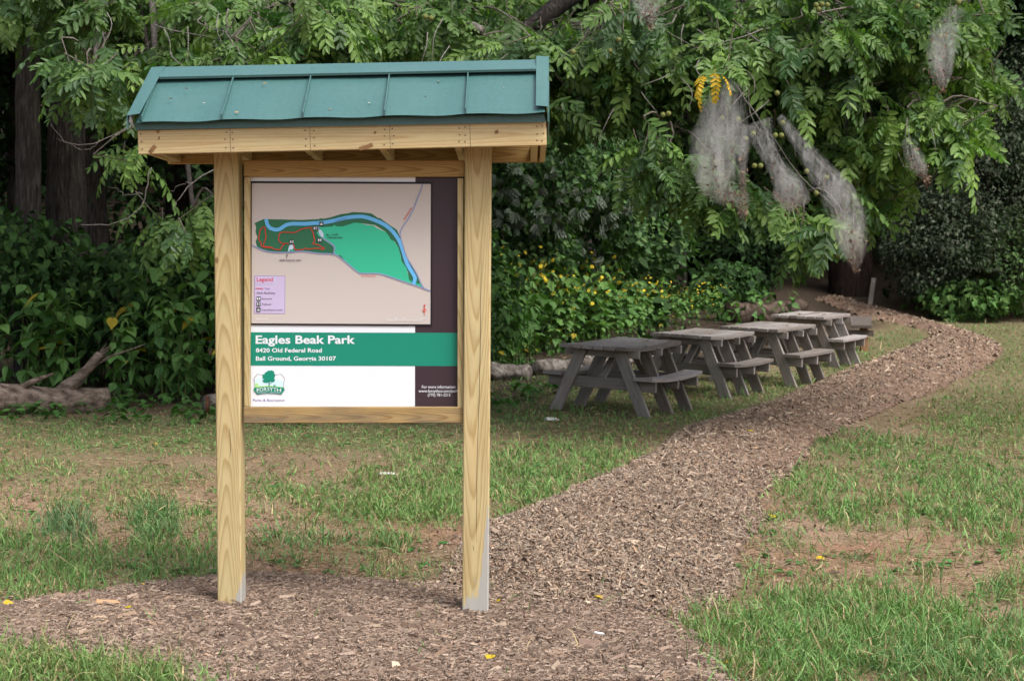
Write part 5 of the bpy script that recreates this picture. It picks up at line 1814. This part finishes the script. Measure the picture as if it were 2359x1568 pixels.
LWL = 'tall dark green broad-leaved weed in the thick growth left of the board'
pl = [weed(h, n_, .145, LWL, 'broad-leaved weeds at the wood edge left of the board', 0, False, s, (0, 1, 1, 2, 2)) for h, n_, s in ((1.35, 11, 1), (1.15, 10, 2), (1.5, 12, 3), (.95, 9, 4), (1.25, 10, 5))]
spots = []
for i in range(64):
    px_ = rng.uniform(-60, 560)
    g0 = on_ground(np.array([px_]), np.array([935.0]))[0]
    d = rng.uniform(0.0, 2.0)
    if px_ < 250: d += .35
    spots.append((g0[0], g0[1] + d, rng.uniform(.8, 1.15), i))
plant_row(pl, spots, set())
for o in list(COL.objects):
    if o.get('label') == LWL:
        px_, py_ = pix(np.array(o.location))
        o['label'] = 'tall dark green broad-leaved weed ' + ('behind the barkless log left of its stub' if px_ < 110 else 'behind the broken stub end of the barkless log' if px_ < 240 else 'between the barkless log and the sawn log' if px_ < 450 else 'around the sawn log by the left post')
LWM = 'broad-leaved weed at the wood edge hidden behind the board panel'
for i in range(14):
    px_ = 560 + i * 38
    g0 = on_ground(np.array([px_]), np.array([915.0]))[0]
    o = copy_tree(pl[i % 5]); o['label'] = LWM; o['group'] = 'weeds behind the board'
    o.location = (g0[0], g0[1] + rng.uniform(.3, 1.6), float(terrain(g0[0], g0[1] + .8))); o.rotation_euler = (0, 0, rng.uniform(0, 6.28))
FWL = 'yellow-flowered tall weed in the bank behind the picnic tables'
pr = [weed(h, n_, .125, FWL, 'yellow-flowered weeds behind the tables', fl, True, s, (1, 2, 2, 4)) for h, n_, fl, s in ((1.35, 11, 4, 21), (1.2, 10, 2, 22), (1.05, 10, 3, 23), (1.5, 11, 2, 24), (.9, 9, 3, 25))]
PRH = (1.35, 1.2, 1.05, 1.5, .9)
spots = []
for i in range(110):
    t = (i + rng.uniform(0, 1)) / 110
    px_ = 1120 + 560 * t
    py_ = 858 - 118 * t
    g0 = on_ground(np.array([px_]), np.array([py_]))[0]
    d = rng.uniform(.1, 1.7)
    want = np.interp(px_, [1120, 1300, 1450, 1560, 1680], [575, 585, 620, 655, 712])
    hh = (py_ - want) / FOC * g0[1] * rng.uniform(.55, 1.02) * (1 + .12 * (d - 1))
    spots.append((g0[0], g0[1] + d, np.clip(hh / PRH[i % 5], .6, 1.7), i))
plant_row(pr, spots, set())
for o in list(COL.objects):
    if o.get('label') == FWL:
        px_ = pix(np.array(o.location))[0]
        o['label'] = 'yellow-flowered tall weed in the bank ' + ('between the right post and the nearest picnic table' if px_ < 1290 else 'behind the nearest picnic table' if px_ < 1430 else 'behind the second picnic table' if px_ < 1570 else 'behind the streaked picnic table')
PWL = 'leafy green weed without flowers at the right post end of the bank'
pp = [weed(h, n_, .13, PWL, 'leafy weeds beside the right post', 0, True, s, (1, 2, 2)) for h, n_, s in ((1.5, 12, 41), (1.3, 11, 42))]
spots = []
for i in range(12):
    px_ = rng.uniform(1110, 1240)
    g0 = on_ground(np.array([px_]), np.array([862.0]))[0]
    spots.append((g0[0], g0[1] + rng.uniform(0.2, 1.6), rng.uniform(.85, 1.1), i))
plant_row(pp, spots, set())
RWL = 'broad-leaved weed at the foot of the dark shrub on the far right'
p3 = [weed(h, n_, .16, RWL, 'weeds at the far right edge of the wood', 0, True, s, (1, 2, 3)) for h, n_, s in ((1.2, 9, 31), (1.5, 10, 32))]
spots = []
for i in range(16):
    px_ = 2120 + 17 * i
    g0 = on_ground(np.array([px_]), np.array([735.0 + .05 * i]))[0]
    spots.append((g0[0], g0[1] + rng.uniform(.1, 1.6), rng.uniform(.7, 1.2), i))
plant_row(p3, spots, set())

FLW = 'leafy green weed growing round the brown logs behind the far tables'
pf = [weed(h, n_, .15, FLW, 'weeds round the brown logs', 0, True, s, (1, 1, 2)) for h, n_, s in ((.7, 6, 51), (.5, 5, 52))]
spots = []
for i, (px_, py_) in enumerate(((1672, 748), (1700, 756), (1728, 742), (1756, 752), (1776, 736), (1800, 744), (1690, 738), (1822, 728), (1745, 734), (1660, 738))):
    g0 = on_ground(np.array([float(px_)]), np.array([float(py_)]))[0]
    spots.append((g0[0], g0[1], rng.uniform(.8, 1.2), i))
plant_row(pf, spots, set())

# low herbs and seedlings along the wood's edge and in the turf
a = Acc()
n = 1500
p = on_ground(rng.uniform(-60, 1700, n), rng.uniform(860, 985, n))
px, py = pix(p)
line = np.where(px < 1100, 965, 965 - (px - 1100) * .36)
k = (np.abs(py - line + 8) < 26 * rng.uniform(0, 1.2, n)) & ~in_poly(p[:, 0], p[:, 1], PATH_W)
p = p[k]; n = len(p)
for t in (0, 3, 4):
    s = rng.integers(0, 3, n) == (0, 3, 4).index(t)
    q = np.repeat(p[s], 4, 0) + rng.normal(0, .04, (4 * s.sum(), 3)) * [1, 1, 0] + np.c_[np.zeros((4 * s.sum(), 2)), rng.uniform(.02, .16, 4 * s.sum())]
    a.scatter(BL[t], q, rot(rng.uniform(0, 6.28, len(q)), rng.uniform(-.3, .5, len(q)), rng.normal(0, .3, len(q))), rng.uniform(.05, .11, len(q)), np.array([[.06, .15, .035]]) * rng.uniform(.6, 1.3, (len(q), 1)))
n = 260
p = on_ground(rng.uniform(0, 2359, n), rng.uniform(1000, 1420, n))
k = ~(in_poly(p[:, 0], p[:, 1], PATH_W) | in_poly(p[:, 0], p[:, 1], BED_W))
p = p[k]; n = len(p)
q = np.repeat(p, 5, 0) + rng.normal(0, .025, (5 * n, 3)) * [1, 1, 0] + [0, 0, .02]
a.scatter(BL[0], q, rot(rng.uniform(0, 6.28, len(q)), rng.uniform(-.4, .2, len(q)), rng.normal(0, .3, len(q))), rng.uniform(.025, .06, len(q)), np.array([[.07, .17, .045]]) * rng.uniform(.7, 1.3, (len(q), 1)))
tag(a.build('low_herbs', M['leaf_low']), 'low green herbs along the edge of the turf', kind='stuff')

# the growth behind the weeds, one mass in the shade
a = Acc()


def mass(acc, cx, cy, Y, rx, ry, rd, n, cols, size, tm, shell=.0):
    c = at(cx, cy, Y)
    s = Y / FOC
    d = rng.normal(0, 1, (n, 3)); d /= np.linalg.norm(d, axis=1)[:, None]
    r = rng.uniform(shell, 1, n) ** (1 / 2.2)
    p = c + d * r[:, None] * np.array([rx * s, rd, ry * s])
    p = p + (vnoise(p[:, 0] * 2.3, p[:, 2] * 2.3, 5)[:, None] - .5) * np.array([.3, .5, .3])
    k = p[:, 2] > terrain(p[:, 0], p[:, 1])
    p = p[k]; n = len(p)
    az = np.arctan2(p[:, 1] - c[1], p[:, 0] - c[0]) + rng.normal(0, .9, n)
    col = np.array(cols)[rng.integers(0, len(cols), n)] * rng.uniform(.6, 1.35, (n, 1))
    acc.scatter(tm, p, rot(az, rng.uniform(-.1, 1.3, n), rng.normal(0, .5, n)), size * rng.uniform(.6, 1.35, n), col)


dk_ = [(.013, .030, .011), (.019, .043, .014), (.010, .022, .009), (.026, .054, .018)]  # very dark greens; part of the wood's shade is painted into them
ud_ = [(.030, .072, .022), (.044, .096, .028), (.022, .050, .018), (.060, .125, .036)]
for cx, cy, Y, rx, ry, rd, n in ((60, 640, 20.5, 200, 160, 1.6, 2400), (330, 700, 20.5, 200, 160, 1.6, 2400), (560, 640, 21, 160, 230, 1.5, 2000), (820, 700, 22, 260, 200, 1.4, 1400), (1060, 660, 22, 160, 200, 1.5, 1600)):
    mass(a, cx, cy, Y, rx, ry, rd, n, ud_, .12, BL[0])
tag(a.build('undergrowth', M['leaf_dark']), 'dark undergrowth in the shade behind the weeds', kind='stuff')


def shrub(name, label, parts, mat, cat='shrub', group=None):
    base = at(parts[0][0], 700, parts[0][2]); base[2] = float(terrain(base[0], base[1]))
    root = empty(name, tuple(base))
    tag(root, label, cat, group)
    acc = Acc()
    for (cx, cy, Y, rx, ry, rd, n, cols, size, tm) in parts:
        mass(acc, cx, cy, Y, rx, ry, rd, n, cols, size, tm, .25)
    V = np.concatenate(acc.V) - base
    me = np_mesh('foliage', V, np.concatenate(acc.F), np.concatenate(acc.C))
    tag(link('foliage', me, root, mat), kind='stuff')
    st = Acc()
    for k in range(5):
        cx, cy, Y, rx, ry, rd = parts[k % len(parts)][:6]
        top = at(cx + rng.uniform(-.7, .7) * rx, cy - rng.uniform(0, .8) * ry, Y + rng.uniform(-.5, .5))
        b0 = np.array([base[0] + (top[0] - base[0]) * .4 + rng.normal(0, .15), top[1] + rng.normal(0, .1), 0]); b0[2] = float(terrain(b0[0], b0[1])) - .05
        V, F = tube(curve_pts([b0, (b0 + top) / 2 + rng.normal(0, .12, 3), top], 8), [.014, .004], 5)
        st.add(V - base, F, [[.05, .04, .032]] * len(V))
    st.build('stems', M['twig'], root)
    return root


vg = [(.055, .125, .042), (.075, .155, .050), (.042, .090, .036), (.105, .190, .060)]
gy = [(.13, .165, .13), (.115, .15, .11), (.10, .125, .095)]
LP5 = Acc()
for k in range(5):
    V, F = leaflet(1, .42, .08, True, .2)
    LP5.add(V @ rot((k - 2) * .62, .75, 0).T, F, [[1, 1, 1]])
PALM = (np.concatenate(LP5.V), np.concatenate(LP5.F).astype(int))
shrub('creeper_thicket', 'creeper-covered thicket with grey drooping leaves right of the board roof', [
    (1235, 400, 27.2, 140, 150, 1.0, 4200, vg, .105, BL[0]), (1230, 450, 26.4, 120, 100, .8, 110, gy, .15, PALM), (1390, 420, 30, 115, 120, 1.0, 3200, vg, .11, BL[0]), (1400, 440, 29.2, 90, 90, .8, 60, gy, .16, PALM)], M['leaf_low'])
shrub('creeper_thicket', 'green creeper thicket above the yellow flowers', [
    (1215, 570, 27.6, 120, 90, .8, 2200, vg, .11, BL[3]), (1380, 560, 31.2, 120, 90, .8, 2200, vg, .12, BL[0]), (1500, 545, 35, 100, 110, .9, 2000, vg, .13, BL[0]), (1280, 555, 28.6, 140, 60, .6, 50, gy, .16, PALM),
    (1170, 710, 26.6, 100, 110, .6, 1500, vg, .13, BL[4]), (1310, 710, 30, 100, 100, .6, 1500, vg, .14, BL[4]), (1450, 715, 33.4, 100, 80, .6, 1500, vg, .15, BL[4]), (1570, 725, 36.8, 90, 55, .6, 1000, vg, .16, BL[4])], M['leaf_low'])
drk = [(.070, .092, .058), (.048, .070, .042), (.100, .115, .085), (.034, .054, .028)]
shrub('dark_shrub', 'tall fine-leaved dark shrub at the right edge of the photo', [
    (2270, 420, 37, 190, 220, 2.2, 13000, drk, .10, SL), (2180, 560, 36.5, 150, 150, 1.8, 9000, drk, .095, SL), (2330, 600, 36.5, 140, 130, 1.6, 4500, [(.07, .13, .05), (.10, .17, .06)], .12, SL), *[(2290 + 150 * math.cos(k * .6), 430 + 210 * math.sin(k * .6), 36 + .2 * (k % 3), 45 + 9 * (k % 4), 30 + 8 * (k % 3), .7, 380, drk, .10, SL) for k in range(11)], (2240, 690, 35.5, 120, 45, .6, 900, [(.07, .15, .045), (.11, .2, .06)], .15, BL[0]), (2380, 250, 38, 160, 160, 2, 5500, drk, .11, SL)], M['leaf_dark'])
shrub('dark_shrub', 'dark leafy shrub left of the woods path mouth', [
    (1640, 590, 40, 110, 100, 1.6, 3600, dk_, .16, SL), (1720, 560, 40, 110, 110, 1.6, 3200, dk_, .14, SL), (1680, 660, 38, 90, 50, 1.0, 1500, [(.045, .10, .032), (.065, .14, .045)], .15, BL[0])], M['leaf_dark'])

# ------------------------------------------------------------------ the shaded wood
Y_B = 21.0
bB = at(66, 760, Y_B); bB[2] = float(terrain(bB[0], Y_B))
rB = empty('walnut_tree', tuple(bB))
tag(rB, 'slimmer grey trunk standing left of the large walnut tree', 'tree')
V, F = trunk_mesh(np.array([bB - [0, 0, .3], at(66, 500, Y_B), at(64, 250, Y_B), at(66, 0, Y_B), at(60, -400, Y_B)]) - bB, (.2, .16, .15, .145, .12), 20, .09, 22)
link('trunk', np_mesh('trunk', V, F, None, True), rB, bark('grey_bark', (.016, .014, .013), (.050, .045, .042), (.115, .105, .098), (20, 20, 2.6), .04))
crB = Acc(); nB = 260  # unseen crown, big leaves added to block light from above
PB = rng.uniform((-9, 18, 5.6), (-2, 24, 10), (nB, 3))
crB.scatter(CL[0], PB - bB, rot(rng.uniform(0, 6.28, nB), rng.uniform(0, 1, nB), rng.normal(0, .4, nB)), rng.uniform(1.8, 2.8, nB), walnut_colours(nB))
tag(crB.build('crown', M['leaf'], rB), kind='stuff')
Y_D = 40.0
bD = on_ground(np.array([1960.0]), np.array([676.0]))[0]
rD = empty('forest_tree', tuple(bD))
tag(rD, 'dark reddish tree trunk beside the woods path, below the longest nest', 'tree')
hD = 9.0
V, F = trunk_mesh(np.array([[0, 0, -.3], [0, 0, 2], [.1, 0, 5], [.2, .2, hD]]), (.55, .46, .40, .25), 18, .1, 33)
link('trunk', np_mesh('trunk', V, F, None, True), rD, bark('red_bark', (.012, .009, .008), (.030, .020, .018), (.05, .036, .032)))


def crown_mesh(seed, n, R_, H_):
    acc = Acc()
    r = np.random.default_rng(seed)
    k = 26
    cen = r.normal(0, 1, (k, 3)); cen /= np.linalg.norm(cen, axis=1)[:, None]
    cen *= r.uniform(.35, 1, (k, 1)) * np.array([R_, R_, H_])
    c = r.integers(0, k, n)
    p = cen[c] + r.normal(0, .42, (n, 3)) * np.array([R_ * .6, R_ * .6, H_ * .35])
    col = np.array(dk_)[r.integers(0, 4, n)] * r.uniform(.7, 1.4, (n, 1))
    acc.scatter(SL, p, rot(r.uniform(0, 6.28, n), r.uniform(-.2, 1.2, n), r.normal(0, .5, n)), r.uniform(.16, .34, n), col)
    return acc.mesh('crown')


cms = [crown_mesh(s, 3600, 2.6, 3.4) for s in (1, 2, 3)]
for c_ in cms: c_.materials.append(M['leaf_dark'])
co = link('crown', cms[0], rD, None); co.location = (0.2, 0.2, 7.5); co['kind'] = 'stuff'
V, F = trunk_mesh(np.array([[0, 0, -.4], [.05, 0, 2.5], [-.1, .1, 5], [.05, .15, 9]]), (.26, .2, .17, .09), 12, .1, 44)
tkm = np_mesh('trunk', V, F, None, True); tkm.materials.append(M['bark'])
WL = 'dark tree standing in the shaded wood behind'
spots = [(-14, 27), (-11, 24.5), (-8.5, 28), (-6.5, 25), (-4.2, 29.5), (-2.4, 31), (8.6, 46.5), (-.4, 33), (1.4, 35.2), (3.6, 38.5), (.6, 40), (-3, 34), (-7, 33), (-11, 33), (2.2, 43.5), (5.6, 46), (3.0, 41), (5.2, 43), (11.5, 42), (13.4, 39.5), (15, 43), (9.6, 47),
         (12, 50), (7, 49), (2, 44), (-2, 42), (-6, 41), (-11, 42), (17.5, 38), (19, 45), (-16, 34), (-17, 24)]
for i, (x, y) in enumerate(spots):
    z = float(terrain(x, y))
    r_ = empty('forest_tree', (x, y, z), rng.uniform(0, 6.28))
    tag(r_, WL, 'tree', 'trees in the shaded wood')
    s = rng.uniform(.85, 1.25)
    r_.scale = (s, s, s)
    link('trunk', tkm, r_)
    for q in range(2):
        co = link('crown', cms[(i + q) % 3], r_)
        co.location = (rng.normal(0, .5), rng.normal(0, .5), (7.0, 5.0)[q]); co['kind'] = 'stuff'
        co.rotation_euler = (0, 0, rng.uniform(0, 6.28))
        if q: co.scale = (.8, .8, .75)
# the wood beyond, one dark mass
a = Acc()
n = 42000
th_ = rng.uniform(-1.25, 1.25, n)
rr_ = rng.uniform(48, 60, n)
x = rr_ * np.sin(th_) * 1.0; y = rr_ * np.cos(th_)
k = y > 24; x, y = x[k], y[k]; n = len(x)
z = terrain(x, y) + rng.uniform(0, 1, n) ** 1.2 * 13 * (.7 + .5 * vnoise(x * .3, y * .3, 9))
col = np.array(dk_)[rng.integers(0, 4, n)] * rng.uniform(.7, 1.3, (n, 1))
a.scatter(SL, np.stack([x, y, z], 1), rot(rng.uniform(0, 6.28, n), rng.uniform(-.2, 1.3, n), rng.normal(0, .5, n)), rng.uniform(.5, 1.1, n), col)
n = 13000
x = rng.uniform(-20, 22, n); y = rng.uniform(24, 48, n)
k = (y > 25 + np.clip(x, 0, 8) * 1.6) & ~((np.abs(x - .182 * y) < 1.15) & (y < 43) & (x > 4))
x, y = x[k], y[k]; n = len(x)
z = terrain(x, y) + rng.uniform(.05, 1.9, n)
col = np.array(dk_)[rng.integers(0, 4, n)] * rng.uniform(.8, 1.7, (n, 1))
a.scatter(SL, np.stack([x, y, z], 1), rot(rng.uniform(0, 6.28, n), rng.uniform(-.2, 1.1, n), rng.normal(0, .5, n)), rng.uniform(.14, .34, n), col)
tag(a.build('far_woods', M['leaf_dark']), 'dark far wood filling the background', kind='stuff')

# ------------------------------------------------------------------ small things on the ground and tables
yl = leaf_mesh('fallen_leaf', BL[3], (.58, .42, .03)); yl.materials.append(M['leaf_low'])
bl_ = leaf_mesh('fallen_leaf', BL[2], (.30, .16, .06)); bl_.materials.append(M['leaf_low'])
FL = [(1133, 1528, yl, .07, 'yellow fallen leaf on the mulch at the bottom middle'), (1685, 1532, yl, .06, 'yellow fallen leaf at the mulch edge by the bottom right grass'), (958, 1368, yl, .05, 'yellow fallen leaf on the mulch between the posts'), (300, 1417, yl, .05, 'yellow fallen leaf on the mulch left of the board'),
      (322, 1357, yl, .04, 'yellow fallen leaf near the grass edge left of the left post'), (1150, 1402, yl, .05, 'yellow fallen leaf just right of the right post foot'), (1777, 1192, yl, .08, 'yellow fallen leaf on the right grass beside the path'), (1372, 1395, yl, .06, 'pale yellow fallen leaf where bed and path meet'),
      (1880, 1290, yl, .06, 'yellow fallen leaf on the red soil right of the path'), (1722, 1023, yl, .08, 'yellow fallen leaf on the path beyond the bend'), (8, 1405, yl, .05, 'yellow fallen leaf at the left edge of the mulch'), (350, 1025, yl, .07, 'orange yellow fallen leaf in the turf left of the board')]
for x, y, me_, s, lab in FL:
    p = on_ground(np.array([float(x)]), np.array([float(y)]))[0]
    p[2] = float(gz(p[0], p[1])) + .022
    o = link('fallen_leaf', me_, None, None, Matrix.Translation(Vector(p)) @ Matrix(rot(rng.uniform(0, 6.28), -.1, rng.uniform(-.5, .5)).tolist()).to_4x4() @ Matrix.Scale(s, 4))
    tag(o, lab, 'leaf', 'fallen leaves')
for ti, u, v, lab in ((0, .95, .1, 'dry leaf on the nearest picnic table top'), (1, .6, .15, 'curled brown leaf on the second picnic table top'), (2, .8, .22, 'dry leaf on the streaked picnic table top'), (3, .75, .2, 'brown leaf on the farthest picnic table top'), (3, .45, -.1, 'second dry leaf on the farthest picnic table top')):
    o0, U, Vv, Wn = TOPS[ti]
    p = o0 + U * u + Vv * v + Wn * .768
    o = link('fallen_leaf', bl_, None, None, Matrix.Translation(Vector(p)) @ Matrix(rot(rng.uniform(0, 6.28), -.15, .2).tolist()).to_4x4() @ Matrix.Scale(.075, 4))
    tag(o, lab, 'leaf', 'fallen leaves')


def chunk(px, py, L, W, H_, col, name, label, cat, az):
    p = on_ground(np.array([float(px)]), np.array([float(py)]))[0]
    p[2] = float(gz(p[0], p[1])) + .012
    a_ = Acc()
    V = CHIP[0] * [L, W, H_]
    V[[1, 2, 5], 1] *= .45; V[[1, 2], 0] += [.12 * L, -.1 * L]; V[[0, 3], 0] += [.06 * L, -.1 * L]; V[5, 2] *= .7
    V = np.concatenate([V, V[:4] * [1, 1, 0] - [0, 0, .004]])
    a_.add(V @ rot(az, 0, 0).T, np.concatenate([CHIP[1], [[0, 6, 7], [0, 7, 1], [1, 7, 8], [1, 8, 2], [2, 8, 9], [2, 9, 3], [3, 9, 6], [3, 6, 0]]]), [list(col)])
    o = a_.build(name, M['chip']); o.location = p
    return tag(o, label, cat)


chunk(245, 1402, .125, .028, .02, (.46, .29, .17), 'wood_chunk', 'long pale orange wood chunk lying on the mulch left of the board', 'wood chunk', .1)
chunk(225, 1437, .08, .018, .012, (.38, .28, .19), 'wood_chunk', 'pale wood splinter on the mulch below the orange chunk', 'wood chunk', .3)
chunk(910, 1549, .04, .03, .024, (.52, .42, .32), 'pebble', 'small tan pebble on the mulch near the bottom edge', 'pebble', .4)
chunk(1380, 1472, .06, .022, .006, (.80, .80, .80), 'paper_scrap', 'white paper scrap on the mulch right of the board', 'paper scrap', -.6)
chunk(1270, 969, .13, .10, .03, (.62, .60, .56), 'bark_flake', 'white bark flakes in the turf before the nearest table', 'bark flake', .2)
chunk(892, 1094, .14, .05, .015, (.55, .54, .52), 'bark_flake', 'grey white bark flake in the grass below the board', 'bark flake', .1)
chunk(1355, 1498, .12, .04, .03, (.20, .14, .11), 'wood_chunk', 'dark brown wood chunk on the mulch at the bottom', 'wood chunk', .2)
